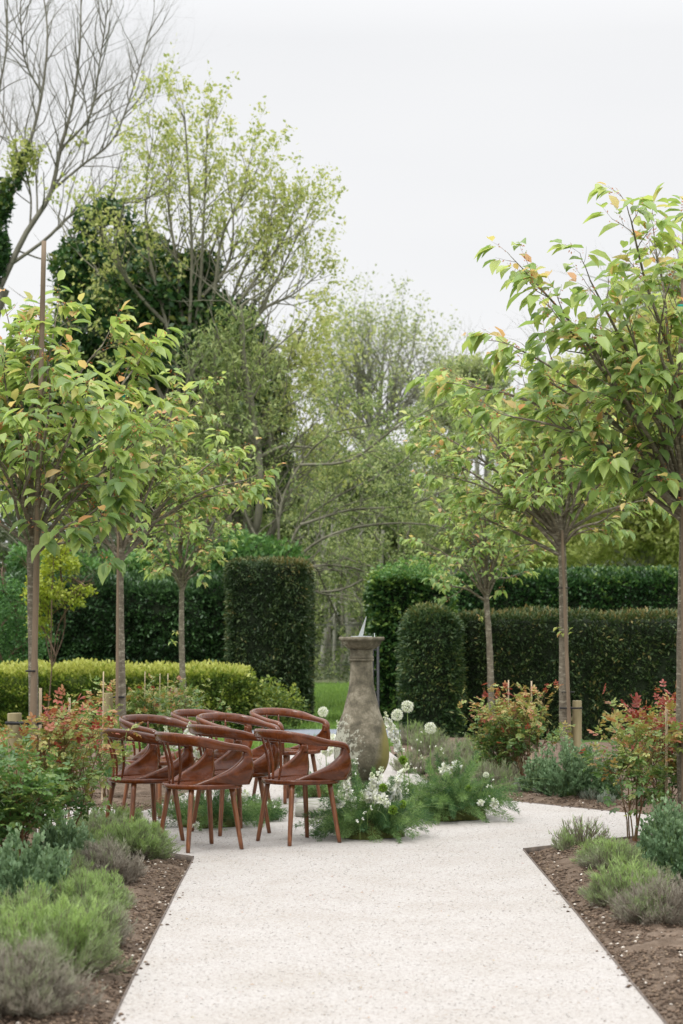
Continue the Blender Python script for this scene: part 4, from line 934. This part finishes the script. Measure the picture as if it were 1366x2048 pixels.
far = [  # name,label,lumps,n,size,mat
 (62, 'hazy light green tree beyond the right end of the opening', [(900, 800, 60, 55), (880, 900, 70, 60), (940, 860, 60, 70), (930, 980, 80, 60), (870, 1050, 60, 60)], 12000, .15, 'far', 900, .5),
 (75, 'thin topped distant tree left of the nearest right cherry', [(930, 740, 55, 35), (980, 760, 45, 40), (960, 830, 60, 50), (1000, 850, 70, 70)], 8000, .17, 'far', 960, .52),
 (55, 'broad fresh green tree behind the right cherries', [(1060, 880, 80, 90), (1130, 820, 90, 100), (1050, 1000, 80, 80), (1150, 950, 110, 100), (1080, 1090, 110, 70)], 26000, .14, 'spring', 1080, .40),
 (58, 'bushy light green tree at the right edge of the background', [(1260, 760, 110, 110), (1340, 700, 90, 110), (1240, 900, 110, 110), (1370, 860, 100, 110), (1320, 980, 120, 90), (1210, 1060, 120, 70), (1360, 1080, 110, 70)], 32000, .15, 'spring', 1290, .38),
 (60, 'thin high tree showing above the green tree at the right edge', [(1290, 600, 80, 45), (1350, 560, 60, 40), (1240, 650, 60, 40)], 3500, .12, 'far', 1330, .5),
 (70, 'olive green distant tree seen below the domed tree', [(700, 960, 90, 60), (790, 940, 80, 60), (640, 1000, 70, 60), (740, 1040, 110, 60), (830, 1040, 70, 60)], 17000, .17, 'olive', 740, .42),
 (66, 'olive distant tree behind the top of the square yew pillar', [(560, 960, 70, 70), (610, 1040, 80, 60), (520, 1060, 90, 60), (640, 900, 50, 45)], 13000, .17, 'olive', 590, .42),
 (72, 'shady distant tree filling the gap above the far field', [(640, 1130, 70, 60), (700, 1120, 80, 60), (780, 1130, 70, 60), (850, 1120, 70, 50)], 13000, .17, 'olive', 690, .36),
]
for i, (D, lab, lumps, n, s, mt, bp_, gap) in enumerate(far):
    lump_tree('distant_tree', gb(bp_, D), [LP(a, b, D, c, d) for a, b, c, d in lumps], int(n * 2.3), s * .9, M[mt], lab, 110 + i, bark='farbark', tr=.22, gap=gap, ratio=.5, group='trees in the background', sub=3,
              P=dict(wander=.15, trop=.05, kids=[3, 3], ang=(20, 55), len=(.5, .8), rr=.55, L0=2.0, rmin=.018))
# shrubs left
lump_tree('lime_shrub', gb(95, 30), [LP(120, 1130, 30, 42, 30), LP(90, 1180, 30, 45, 40), LP(140, 1200, 30, 30, 20), LP(80, 1240, 30, 28, 40), LP(110, 1100, 30, 30, 22), LP(165, 1180, 30, 25, 14)], 4600, .055, M['lime'], 'airy lime green shrub behind the nearest left cherry trunk', 131, bark='twig', tr=.012, gap=.34, cat='shrub', sub=5,
          P=dict(wander=.15, trop=.05, kids=[3, 3], ang=(20, 55), len=(.5, .8), rr=.55, L0=.4, rmin=.004), ratio=.6)
lump_tree('green_bush', gb(20, 33), [LP(20, 1230, 33, 60, 50), LP(60, 1280, 33, 50, 45), LP(-20, 1290, 33, 60, 60), LP(10, 1180, 33, 40, 30), LP(40, 1330, 33, 50, 30)], 9000, .06, M['bush'], 'mid green narrow leaved bush at the left edge above the golden hedge', 132, bark='twig', tr=.04, ratio=.35, gap=.36, cat='bush', P=dict(wander=.15, trop=.05, kids=[3, 3], ang=(20, 55), len=(.5, .8), rr=.55, L0=.4, rmin=.004))
lump_tree('sucker_growth', gb(860, 32.7), [LP(770, 1140, 32.8, 35, 18), LP(830, 1135, 32.8, 45, 25), LP(880, 1150, 32.8, 40, 25), LP(910, 1180, 32.5, 30, 25)], 2200, .055, M['bush'], 'fresh light green shoots on top of the ivy covered hedge end', 133, bark='twig', tr=.02, ratio=.5, gap=.48, cat='shoots', skip_trunk=True)

# woodland seen through the opening: trunks one can tell apart, plus undergrowth
rng = np.random.default_rng(141)
slimlab = ['slim trunk just right of the square yew pillar, seen through the opening', 'thicker pale trunk second from the yew pillar in the opening', 'thin trunk third from the yew pillar in the opening', 'thinnest trunk standing left of the sundial top beyond the field',
           'thick trunk directly behind the left rim of the sundial top', 'thin trunk behind the middle of the sundial top', 'pale trunk behind the sundial gnomon', 'trunk hidden behind the square yew pillar', 'trunk behind the ivy covered hedge end', 'trunk behind the right side of the ivy covered hedge end']
for i, (px, D, r) in enumerate([(640, 62, .09), (655, 70, .13), (668, 64, .06), (684, 60, .05), (705, 66, .12), (716, 61, .07), (728, 72, .12), (600, 66, .12), (760, 64, .10), (790, 70, .12)]):
    b = gb(px, D); t = at(px + rng.uniform(-8, 8), 1060, D)
    root = empty('slim_tree', b, label=slimlab[i], cat='tree', group='slim trunks in the wood beyond the field')
    tb = Tubes(); tb.add(catmull([b, (b + t) / 2 + rng.normal(0, .1, 3), t], 10), np.linspace(r, r * .6, 10), 7); tb.build('trunk', M['oldbark'] if i % 2 else M['farbark'], root, origin=b)
    lt = Tubes(); sites = []
    for j in range(5):
        s = b + (t - b) * rng.uniform(.3, 1); grow(lt, sites, rng, s, rdir(rng, 1, .6)[0], 1.6, r * .4, 2, dict(wander=.15, trop=.03, kids=[2.5, 2.5], ang=(20, 55), len=(.5, .8), rr=.55, seg=4))
    lt.build('branches', M['farbark'], root, origin=b)
    lv = Leaves('diamond'); lump_crown(lv, rng, [LP(px, 1120, D, 40, 60), LP(px + 10, 1200, D, 25, 35)], 1200, .12, .5, .45, 150 + i); lv.build('crown', M['olive'], root, False, b)
lv = Leaves('diamond'); n = 60000
X = rng.uniform(-9, 9, n); Y = rng.uniform(57, 90, n); hz = vnoise(X + 50, Y, .6, 9, 3) * 1.9; Z = rng.random(n) * hz - .03
lv.add(np.c_[X, Y, Z], rdir(rng, n, .4), rdir(rng, n, .5), rng.uniform(.06, .16, n), rng.uniform(.03, .08, n), rng.random(n))
setp(lv.build('undergrowth', M['shade']), label='tangled undergrowth at the edge of the wood beyond the field', cat='undergrowth', kind='stuff')
lv = Leaves('diamond'); n = 90000
X = rng.uniform(-26, 26, n); Y = rng.uniform(88, 104, n); Z = rng.random(n) ** 1.1 * (5.2 + 3 * vnoise(X + 50, Y, .25, 19, 3))
lv.add(np.c_[X, Y, Z], rdir(rng, n), rdir(rng, n, .5), rng.uniform(.2, .45, n), rng.uniform(.15, .3, n), rng.random(n) * .8)
setp(lv.build('far_wood', M['shade']), label='far off wood closing the view as one mass', cat='wood', kind='stuff')

# wire fence and gate post in the opening
fr_ = empty('wire_fence', gb(690, 36.5), label='wire fence with thin posts crossing the opening behind the hedges', cat='fence')
for px in (600, 757, 704):
    b = gb(px, 36.5); tb = Tubes(); tp = at(px, 1246 if px != 704 else 1340, 36.5); tb.add([b, tp], .03 if px != 704 else .025, 8, cap=True); tb.build('fence_post', M['brownstake'], fr_, origin=gb(690, 36.5))
for py in (1250, 1290, 1330):
    a = at(560, py, 36.5); b = at(800, py, 36.5); tb = Tubes(); tb.add([a, (a + b) / 2, b], .005, 4); tb.build('wire', M['darkmetal'], fr_, origin=gb(690, 36.5))
gt = empty('metal_gate', gb(752, 33.2), label='black metal gate folded back against the right hedge end', cat='gate')
for px in (745, 756):
    b = gb(px, 32.7); tb = Tubes(); tb.add([b, at(px, 1283, 32.7)], .022, 8, cap=True); tb.build('gate_post', M['darkmetal'], gt, origin=gb(752, 33.2))
tb = Tubes()
for py in (1300, 1340, 1385, 1430): tb.add([at(745, py, 32.7), at(756, py, 32.7)], .012, 6)
tb.build('gate_bars', M['darkmetal'], gt, origin=gb(752, 33.2))

# ------------------------------------------------------------------ bed plants
def rose(px, py, h, w, seed, label, n=9, dens=1.0, red=.25, leaf=.045, sink=0):
    rng = np.random.default_rng(seed); b = G(px, py); b[2] = float(soilh(b[0], b[1]))
    root = empty('rose_bush', b, label=label, cat='rose bush', group='rose bushes in the beds')
    tb = Tubes(); sites = []; PP = dict(wander=.14, trop=.06, kids=[2.4, 2.6], ang=(20, 50), len=(.4, .7), rr=.6, seg=4)
    for i in range(n):
        a = rng.uniform(0, 6.28); tilt = rng.uniform(.05, 1) * w / h * .75; L = h * rng.uniform(.6, .95)
        d = np.array((math.cos(a) * tilt, math.sin(a) * tilt, 1)); p0 = np.array((math.cos(a), math.sin(a), 0)) * .03
        pts, ds = polyline(rng, p0, d, L, 7, .09, .02); rr = np.linspace(.006, .003, 8); tb.add(pts, rr, 5)
        for j in range(int(7 * dens + rng.random())):
            f = rng.uniform(.3, 1) * 7; k = min(int(f), 6); q = pts[k] + (pts[k + 1] - pts[k]) * (f - k); ang = R(rng.uniform(25, 60)); ax = unit(np.cross(ds[k], rng.normal(size=3)))
            grow(tb, sites, rng, q, unit(ds[k] * math.cos(ang) + ax * math.sin(ang)), h * rng.uniform(.16, .30), .003, 1, PP)
    tb.build('stems', M['rosestem'], root)
    lv = Leaves('oval')
    for pts, ds in sites:
        # compound leaves: leaflets in groups of five on a short stalk
        for g in range(int(3 * dens + rng.random())):
            f = rng.uniform(.2, 1) * (len(pts) - 1); a = min(int(f), len(pts) - 2); q = pts[a] + (pts[a + 1] - pts[a]) * (f - a)
            d = unit(ds[a] * .4 + rdir(rng, 1)[0] * .8 + np.array((0, 0, -.05))); sd = unit(np.cross(d, rdir(rng, 1)[0] * .3 + np.array((0, 0, 1.0)))); nn = np.cross(sd, d)
            Ls = leaf * rng.uniform(1.2, 1.8); s = leaf * rng.uniform(.6, 1.1)
            hz = q[2] / h; v0 = rng.normal(.30, .12) + red * np.clip((hz - .45) * 1.6, -.3, 1.1) + (rng.random() < red * .5) * .25
            for (u, sd_) in ((.45, 1), (.45, -1), (.9, 1), (.9, -1), (1, 0)):
                dd = d * (.55 if sd_ else 1) + sd * sd_ * .8 + np.array((0, 0, -.15))
                lv.add((q + d * Ls * u)[None], dd, nn + rng.normal(0, .25, 3), s * (1.15 if not sd_ else 1), s * .62, np.clip(v0 + rng.normal(0, .05), 0, 1))
    lv.build('foliage', M['rose'], root, True)
    return root
def dome_plant(name, px, py, r, h, seed, label, mat, n, leaf, ratio, stemmat, cat, group, vlo=.1, vhi=.9, fuzz=.2, tpl='diamond', nst=60, twiggy=0., patch=.3):
    rng = np.random.default_rng(seed); b = G(px, py); b[2] = float(soilh(b[0], b[1])) - .005
    root = empty(name, b, label=label, cat=cat, group=group); tb = Tubes(); lv = Leaves(tpl)
    tips = []
    for i in range(nst):
        a = rng.uniform(0, 6.28); e = math.asin(rng.uniform(.12, 1)); q = rng.uniform(.78, 1.12)
        T = np.array((math.cos(a) * math.cos(e) * r, math.sin(a) * math.cos(e) * r, math.sin(e) * h)) * q
        p0 = np.array((math.cos(a), math.sin(a), 0)) * r * .12 * rng.random(); m = (p0 + T) / 2 + np.array((T[0] * .12, T[1] * .12, -.04 * h)) + rng.normal(0, .01, 3)
        P = catmull([p0, m, T], 6); tb.add(P, np.linspace(.0035, .0013, 6), 4 if twiggy else 3)
        # side twigs
        for j in range(4):
            u = rng.uniform(.35, 1); k = min(int(u * 5), 4); s = P[k]; d = unit((P[k + 1] - P[k])) + rdir(rng, 1)[0] * .6 + (0, 0, .3)
            E = s + unit(d) * r * rng.uniform(.15, .35); tb.add([s, (s + E) / 2 + (0, 0, -.003), E], (.0018, .0014, .0008), 3); tips.append((s, E))
        tips.append((P[3], T))
    tb.build('stems', stemmat, root)
    S = np.array([t[0] for t in tips]); E = np.array([t[1] for t in tips]); k = rng.integers(0, len(tips), n)
    u = rng.random(n) ** .7; q = S[k] + (E[k] - S[k]) * u[:, None] + rng.normal(0, .006, (n, 3)); d = unit(E[k] - S[k]) * .8 + rdir(rng, n) * .6 + np.array((0, 0, fuzz))
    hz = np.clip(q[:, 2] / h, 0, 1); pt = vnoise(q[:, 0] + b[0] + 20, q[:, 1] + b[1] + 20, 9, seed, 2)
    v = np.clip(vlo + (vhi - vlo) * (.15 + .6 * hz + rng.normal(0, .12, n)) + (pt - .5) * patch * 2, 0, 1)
    s = leaf * rng.uniform(.6, 1.3, n); lv.add(q, d, rdir(rng, n, .3), s, s * ratio, v); lv.build('foliage', mat, root)
    return root
lavs = [
 (175, 1895, .15, .17, 3000, .1, .7, 'dull green lavender clump close to the left steel strip, second from the front'),
 (45, 1900, .18, .22, 4200, .15, .85, 'green lavender clump at the left edge in front of the broad catmint'),
 (150, 1740, .16, .18, 3400, .05, .7, 'greyish lavender clump at the foot of the red leaved rose'),
 (285, 1690, .13, .16, 2800, .2, .9, 'green lavender clump touching the short steel strip at the left bed end'),
 (1290, 1850, .12, .12, 1600, .1, .6, 'small dull lavender clump in the bare soil of the right bed'),  # px,py(base),r,h,n,vlo,vhi,label
 (40, 2030, .19, .20, 5200, .0, .45, 'greyish woody lavender clump cut by the bottom left corner'),
 (100, 1955, .22, .24, 7600, .25, 1.0, 'bright green lavender clump nearest the bottom left corner'),
 (20, 1985, .14, .22, 3000, .2, .9, 'green lavender tuft at the left edge behind the bottom left clump'),
 (150, 1855, .17, .19, 4600, .2, .85, 'green lavender clump just behind the brightest left clump'),
 (200, 1820, .12, .15, 2600, .2, .9, 'small green lavender clump leaning towards the left steel strip'),
 (208, 1775, .17, .19, 4600, -.15, .35, 'faded purple grey lavender clump halfway along the left bed'),
 (130, 1790, .13, .17, 2400, .1, .75, 'dull green lavender clump behind the faded one on the left'),
 (262, 1722, .19, .19, 6400, .25, .95, 'green lavender clump at the back corner of the left bed'),
 (205, 1700, .17, .19, 4200, .1, .75, 'grey green lavender clump between roses and the back corner of the left bed'),
 (235, 1665, .17, .17, 3600, .15, .85, 'green lavender clump below the legs of the leftmost chair'),
 (1225, 1742, .13, .14, 2400, .2, .9, 'green and grey lavender clump midway down the right bed'),
 (1195, 1735, .10, .13, 1300, .3, .95, 'small green lavender clump nearest the right steel strip'),
 (1255, 1815, .16, .17, 3600, .25, 1.0, 'fresh green lavender clump in front of the right grey green bush'),
 (1290, 1790, .12, .14, 1400, .1, .7, 'low mixed lavender clump beside the grey green bush'),
 (1335, 1850, .20, .17, 1800, -.2, .25, 'dry grey twiggy lavender clump at the right edge'),
]
for i, (px, py, r, h, n, a, b_, lab) in enumerate(lavs):
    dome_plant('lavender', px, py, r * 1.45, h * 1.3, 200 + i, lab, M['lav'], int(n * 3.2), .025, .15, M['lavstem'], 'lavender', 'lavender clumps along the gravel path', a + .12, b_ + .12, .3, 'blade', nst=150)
dome_plant('lavender', 1165, 1692, .21, .21, 230, 'sparse twiggy lavender on the far corner of the right bed', M['lav'], 900, .03, .16, M['lavstem'], 'lavender', 'lavender clumps along the gravel path', .45, .95, .6, 'blade', nst=110, twiggy=1)
dome_plant('lavender', 1128, 1706, .08, .14, 231, 'small green lavender tuft touching the right bed corner', M['lav'], 800, .03, .16, M['lavstem'], 'lavender', 'lavender clumps along the gravel path', .4, 1.0, .6, 'blade', nst=30)
cats_ = [(50, 1850, .26, .40, 6500, 'broad grey green catmint at the left edge'), (120, 1765, .20, .36, 4200, 'grey green catmint beneath the red leaved rose on the left'), (175, 1690, .16, .22, 2500, 'low grey catmint beside the lavender on the left'),
         (1355, 1775, .22, .42, 5600, 'bushy grey green catmint at the right edge'), (1330, 1720, .16, .34, 2600, 'grey green catmint behind the right edge bush'),
         (1150, 1598, .30, .44, 7000, 'large grey green catmint left of the right edge rose'), (1085, 1590, .18, .34, 2600, 'grey green catmint under the large rose on the right'), (1200, 1600, .2, .38, 3000, 'grey green catmint partly behind the right edge rose')]
for i, (px, py, r, h, n, lab) in enumerate(cats_):
    dome_plant('catmint', px, py, r * 1.15, h * 1.15, 250 + i, lab, M['catmint'], int(n * 1.2), .026, .65, M['stem'], 'catmint', 'grey green catmint plants', .1, .95, .2, 'oval', nst=90)
for i, (px, py, r, lab) in enumerate([(1040, 1588, .09, 'silver tuft furthest left in the row'), (1083, 1591, .09, 'silver tuft second in the row, under the large rose'), (1128, 1595, .09, 'silver tuft third in the row, under the grey catmint'), (1180, 1603, .11, 'largest silver tuft, fourth along the row'), (1212, 1610, .08, 'silver tuft at the right end of the row')]):
    dome_plant('silver_tuft', px, py, r, .11, 270 + i, lab + ' beside the gravel', M['silver'], 1000, .022, .14, M['lavstem'], 'lavender', 'silver tufts in a row beside the gravel', .1, 1, .5, 'blade', nst=40)
for i, (px, py, r, h, n, lab) in enumerate([(935, 1580, .26, .26, 4200, 'soft green nepeta mound behind the right flower arrangement'), (985, 1585, .24, .26, 3800, 'grassy mound with faded stems left of the large rose'), (900, 1545, .25, .28, 3600, 'green mound at the foot of the short yew pillar'), (1010, 1560, .22, .3, 2600, 'low green mound against the large right rose'), (860, 1515, .3, .3, 3800, 'grassy mound right of the pedestal, behind the alliums'), (935, 1530, .3, .28, 3800, 'pale green mound between the short yew pillar and the rose'), (825, 1490, .28, .26, 3000, 'low grassy mound behind the bulb of the pedestal'), (822, 1545, .22, .24, 3000, 'grassy mound between the pedestal and the tall alliums')]):
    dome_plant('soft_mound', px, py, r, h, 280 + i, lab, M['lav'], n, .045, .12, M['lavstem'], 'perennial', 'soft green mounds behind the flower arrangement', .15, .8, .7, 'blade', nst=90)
roses = [(104, 1745, .95, .29, 12, .55, .034, 1.3, 'red leaved rose bush beside the left edge post'),
         (35, 1790, .72, .34, 12, -.02, .038, 1.3, 'yellow green rose bush at the left edge'),
         (175, 1660, .70, .25, 6, .30, .042, .8, 'rose bush with sparse reddish shoots left of the chairs'),
         (20, 1640, .70, .35, 6, .12, .045, .7, 'green rose bush behind the left edge post'),
         (215, 1600, .82, .35, 7, .28, .045, .7, 'tall rose bush behind the leftmost chair'),
         (150, 1580, .70, .35, 6, .3, .045, .7, 'reddish rose bush between the first two left cherry trunks'),
         (300, 1550, .85, .42, 10, .28, .036, 1.2, 'rose bush before the golden hedge, above the far chairs'),
         (375, 1540, .84, .42, 11, .22, .036, 1.2, 'yellowish rose bush below the furthest left cherry'),
         (235, 1550, .82, .40, 9, .32, .036, 1.1, 'rose bush at the foot of the second left cherry'),
         (1000, 1575, .76, .34, 11, .34, .033, 1.3, 'left half of the big rose clump, green and amber leaves'),
         (1058, 1580, .88, .35, 12, .50, .033, 1.3, 'large rose bush with red shoots before the right yew hedge'),
         (1264, 1690, .88, .27, 8, .42, .040, 1.05, 'rose bush with broad green and bronze leaves at the right'),
         (1345, 1680, .84, .30, 10, .75, .036, 1.2, 'red shooted rose bush at the right edge'),
         (1325, 1610, .86, .30, 8, .5, .045, .9, 'rose bush further back at the right edge')]
for i, (px, py, h, w_, n, red, lf_, dn, lab) in enumerate(roses):
    rose(px, py, h, w_, 300 + i, lab, n, dn, red, lf_)

# ------------------------------------------------------------------ flower arrangements
def plume(lv, tb, rng, p0, d, L, fat, v0, droop=-.16, dens=1.0, nl=.016):
    n = 10; pts, ds = polyline(rng, p0, d, L, n, .05, droop); tb.add(pts, np.linspace(.002, .0008, n + 1), 3, v=.4)
    m = int(L * 800 * dens); u = rng.uniform(.08, 1, m); f = u * n; a = np.minimum(f.astype(int), n - 1); q = pts[a] + (pts[a + 1] - pts[a]) * (f - a)[:, None]
    env = fat * np.clip(np.sin(np.clip(u, .02, 1) ** .7 * math.pi * .97) + .15, .1, 1)
    rd = rdir(rng, m); rd = unit(rd - ds[a] * (rd * ds[a]).sum(1, keepdims=True)); off = rd * (env * rng.random(m) ** .6)[:, None]
    lv.add(q + off, rd + ds[a] * .8, rdir(rng, m), nl * rng.uniform(.6, 1.4, m), .0036, np.clip(v0 + rng.normal(0, .15, m), 0, 1))
def allium(root, rng, base, top, r, v='petal'):
    a = empty_part = Tubes(); m = (base + top) / 2 + np.array((rng.normal(0, .015), rng.normal(0, .015), 0)); a.add(catmull([base, m, top], 8), np.linspace(.0042, .0032, 8), 6, v=.8)
    st = a.build('allium_stem', M['stem'], root)
    lv = Leaves('diamond'); n = 700; d = rdir(rng, n); q = top + d * (r * rng.uniform(.45, 1.0, n) ** .5)[:, None] * .92; lv.add(q, d + rdir(rng, n) * .9, rdir(rng, n), r * .30 * rng.uniform(.7, 1.2, n), r * .12, rng.random(n) ** 1.5)
    h = lv.build('flower_head', M['petal'], st)
def spike(root, rng, p0, p1, r, n=34, name='white_flower_spike'):
    lv = Leaves('oval'); ax = unit(p1 - p0)
    for i in range(n):
        u = i / n; c = p0 + (p1 - p0) * u; rr = 1.15 * r * (1 - .65 * u); o = unit(np.cross(ax, rng.normal(size=3))); fc = c + o * rr * .6
        m = 7; d = rdir(rng, m) + o * .8; lv.add(np.repeat(fc[None], m, 0), d, rdir(rng, m), rr * rng.uniform(.8, 1.2, m), rr * .95, rng.uniform(.1, 1, m) * (1 if u < .8 else .3))
    tb = Tubes(); tb.add([p0 - ax * .12, p0, p1], (.003, .0028, .001), 5, v=.7); s = tb.build('flower_stem', M['stem'], root)
    lv.build(name, M['petal'], s, True)
def ball(root, rng, c, r, mat, name, n=260, big=.5):
    lv = Leaves('oval'); d = rdir(rng, n); lv.add(c + d * (r * rng.uniform(.2, .7, n))[:, None], d + rdir(rng, n) * .5, rdir(rng, n), r * big, r * big * .7, rng.random(n)); lv.build(name, mat, root, True)
def moss(root, pts, r, h):
    rng = np.random.default_rng(9); 
    V = []; n = 28; m = 9
    a = np.arange(n) * 2 * math.pi / n; rad = 1 + .12 * np.sin(a * 3 + 1) + .08 * np.sin(a * 7)
    for i in range(m):
        e = i / (m - 1) * math.pi / 2; V.append(np.stack([np.cos(a) * rad * math.cos(e) * r[0], np.sin(a) * rad * math.cos(e) * r[1], np.full(n, math.sin(e) * h)], -1))
    V = np.concatenate(V); V += (vnoise(V[:, 0] + 5, V[:, 1] + V[:, 2] + 5, 18, 4, 3)[:, None] - .5) * .03; V[:, 2] = np.maximum(V[:, 2], .001)
    i = np.arange(m - 1)[:, None] * n; j = np.arange(n)[None]; j2 = (j + 1) % n
    np_mesh('moss_base', V, [np.stack([i + j, i + j2, i + n + j2, i + n + j], -1).reshape(-1, 4)], M['moss'], root, smooth=True)
def arrangement(px, py, rx, ry, h, label, seed, nplume, fl_):
    b = G(px, py); rng = np.random.default_rng(seed); root = empty('flower_arrangement', b, label=label, cat='flowers', group='white and green flower arrangements round the sundial')
    moss(root, None, (rx * .85, ry * .85), h * .28)
    lv = Leaves('blade'); tb = Tubes()
    for i in range(nplume):
        a = rng.uniform(0, 6.28); q = rng.random() ** .5; p0 = np.array((math.cos(a) * rx * q * .8, math.sin(a) * ry * q * .8, h * .2 * (1 - q * .5)))
        d = np.array((math.cos(a) * (.15 + q * .8), math.sin(a) * (.15 + q * .8), 1.2 - q * .5 + rng.normal(0, .2))); L = h * rng.uniform(.6, 1.1) * (1 - .3 * q)
        plume(lv, tb, rng, p0, d, L, rng.uniform(.018, .045), rng.uniform(.0, .95), droop=-.05 - .08 * q, dens=1.25, nl=.022)
    lv.build('fern_foliage', M['fern'], root); tb.build('fern_stems', M['stem'], root)
    # fine arching grass
    tg = Tubes()
    for i in range(26):
        a = rng.uniform(0, 6.28); pts, _ = polyline(rng, np.array((math.cos(a) * rx * .5, math.sin(a) * ry * .5, h * .2)), (math.cos(a), math.sin(a), 1.0), h * rng.uniform(.8, 1.5), 9, .04, -.14); pts[:, 2] = np.maximum(pts[:, 2], .004); tg.add(pts, np.linspace(.0016, .0006, 10), 3, v=.9)
    tg.build('grass_strands', M['stem'], root)
    D0 = b[1]
    for f in fl_:
        kind, x, y, r = f[:4]; dy = (f[4] if len(f) > 4 else 0) - .2; c = at(x, y, D0 + dy) - b
        if kind == 'allium':
            bx = f[5] if len(f) > 5 else x; base = at(bx, 1600, D0 + dy) - b; base[2] = .05; allium(root, rng, base, c, r)
        elif kind == 'spike':
            c2 = at(f[5], f[6], D0 + dy) - b; spike(root, rng, c, c2, r)
        elif kind == 'ball': ball(root, rng, c, r, M['greenball'], 'green_flower_ball', 320, .45)
        elif kind == 'rose': ball(root, rng, c, r * 1.25, M['petal'], 'white_bloom', 60, .8)
        elif kind == 'sprig':
            lv = Leaves('oval'); tb = Tubes(); m = 4
            for j in range(m):
                q = c + rng.normal(0, r, 3); tb.add([c + (0, 0, -.14), c + (0, 0, -.04), q], (.0014, .0012, .001), 3, v=.8); k = 6; lv.add(np.repeat(q[None], k, 0), rdir(rng, k), rdir(rng, k), .011, .009, rng.random(k))
            s = tb.build('sprig_stem', M['stem'], root); lv.build('small_white_flowers', M['petal'], s, True)
    return root
arrangement(738, 1674, .27, .23, .46, 'feathery fern arrangement with white spikes, nearest in front of the sundial', 401, 110, [
    ('spike', 744, 1600, .034, .0, 764, 1532), ('spike', 770, 1592, .034, .05, 818, 1528), ('spike', 742, 1595, .030, -.02, 745, 1545), ('spike', 680, 1612, .024, -.1, 662, 1590), ('spike', 730, 1598, .028, 0, 752, 1570),
    ('ball', 766, 1576, .034, -.05), ('ball', 805, 1608, .030, -.1), ('ball', 786, 1620, .036, -.15), ('ball', 806, 1520, .034, .2),
    ('rose', 745, 1592, .032, -.05), ('rose', 765, 1598, .028, -.08), ('rose', 728, 1588, .024, 0), ('rose', 775, 1610, .02, -.1),
    ('spike', 700, 1600, .028, .0, 690, 1548), ('spike', 790, 1600, .028, .1, 800, 1550), ('sprig', 696, 1545, .03), ('sprig', 715, 1522, .03, .2), ('sprig', 735, 1615, .03, -.15), ('sprig', 825, 1580, .035, 0), ('sprig', 720, 1640, .02, -.25)])
arrangement(900, 1638, .30, .25, .54, 'large fern arrangement with tall white alliums, right of the sundial', 402, 130, [
    ('allium', 815, 1413, .047, .3, 822), ('allium', 794, 1430, .046, .25, 812), ('allium', 861, 1456, .046, .1, 855), ('allium', 972, 1550, .024, .1, 950),
    ('rose', 890, 1538, .034, .05), ('rose', 913, 1532, .028, .1), ('spike', 792, 1478, .032, .3, 768, 1424), ('spike', 800, 1500, .028, .3, 786, 1470), ('sprig', 835, 1480, .035, .1), ('sprig', 845, 1510, .04, .1), ('sprig', 985, 1570, .025), ('sprig', 975, 1590, .03, -.1), ('rose', 988, 1606, .025, -.1), ('rose', 962, 1605, .02, -.15),
    ('ball', 937, 1577, .028, -.1), ('sprig', 880, 1500, .03, .2), ('sprig', 830, 1530, .03, 0)])
arrangement(640, 1592, .2, .18, .26, 'small fern arrangement with an allium between the chairs and the pedestal', 403, 50, [
    ('allium', 646, 1424, .046, .3, 655), ('rose', 664, 1480, .05, .2), ('rose', 655, 1500, .045, .1), ('spike', 684, 1478, .024, .4, 675, 1440), ('sprig', 690, 1480, .03, .3), ('sprig', 640, 1520, .03, .1)])
arrangement(415, 1652, .27, .22, .36, 'dark leafy arrangement on the gravel behind the nearest chair legs', 404, 80, [
    ('rose', 395, 1500, .04, .1), ('rose', 412, 1488, .04, .1), ('rose', 385, 1475, .03, .1), ('spike', 345, 1495, .026, .2, 330, 1452), ('spike', 372, 1480, .024, .2, 381, 1444), ('sprig', 400, 1510, .04, .1), ('rose', 420, 1560, .035, -.1), ('rose', 392, 1650, .02, -.25), ('sprig', 440, 1530, .04, 0), ('rose', 405, 1535, .04, 0)])
arrangement(520, 1640, .15, .12, .2, 'low fern arrangement behind the legs of the rightmost near chair', 405, 50, [('rose', 490, 1590, .03, -.05), ('sprig', 505, 1600, .03), ('sprig', 540, 1610, .03)])

# a few fallen leaves and petals on the gravel
rng = np.random.default_rng(500); lv = Leaves('oval'); n = 60
pts = np.array([G(rng.uniform(250, 1250), rng.uniform(1690, 2040)) for _ in range(n)]); pts[:, 2] = .007
k = inpoly(pts[:, 0], pts[:, 1], gpoly); pts = pts[k]; n = len(pts)
lv.add(pts, np.c_[rng.normal(size=(n, 2)), np.zeros(n)], (0, 0, 1.), rng.uniform(.012, .022, n), .009, rng.uniform(.7, .95, n))
setp(lv.build('fallen_leaves', M['rose']), label='tiny fallen leaves dotted over the gravel path', cat='leaves', kind='stuff')

lump_tree('box_bush', gb(535, 31.5), [LP(480, 1385, 31.4, 45, 50), LP(530, 1400, 31.4, 50, 48), LP(575, 1415, 31.4, 40, 42), LP(500, 1430, 31.4, 60, 40)], 6500, .055, M['gold'], 'loose golden green bush in front of the square yew pillar', 601, bark='twig', tr=.03, ratio=.6, gap=.3, cat='bush', skip_trunk=True, vb=-.12)
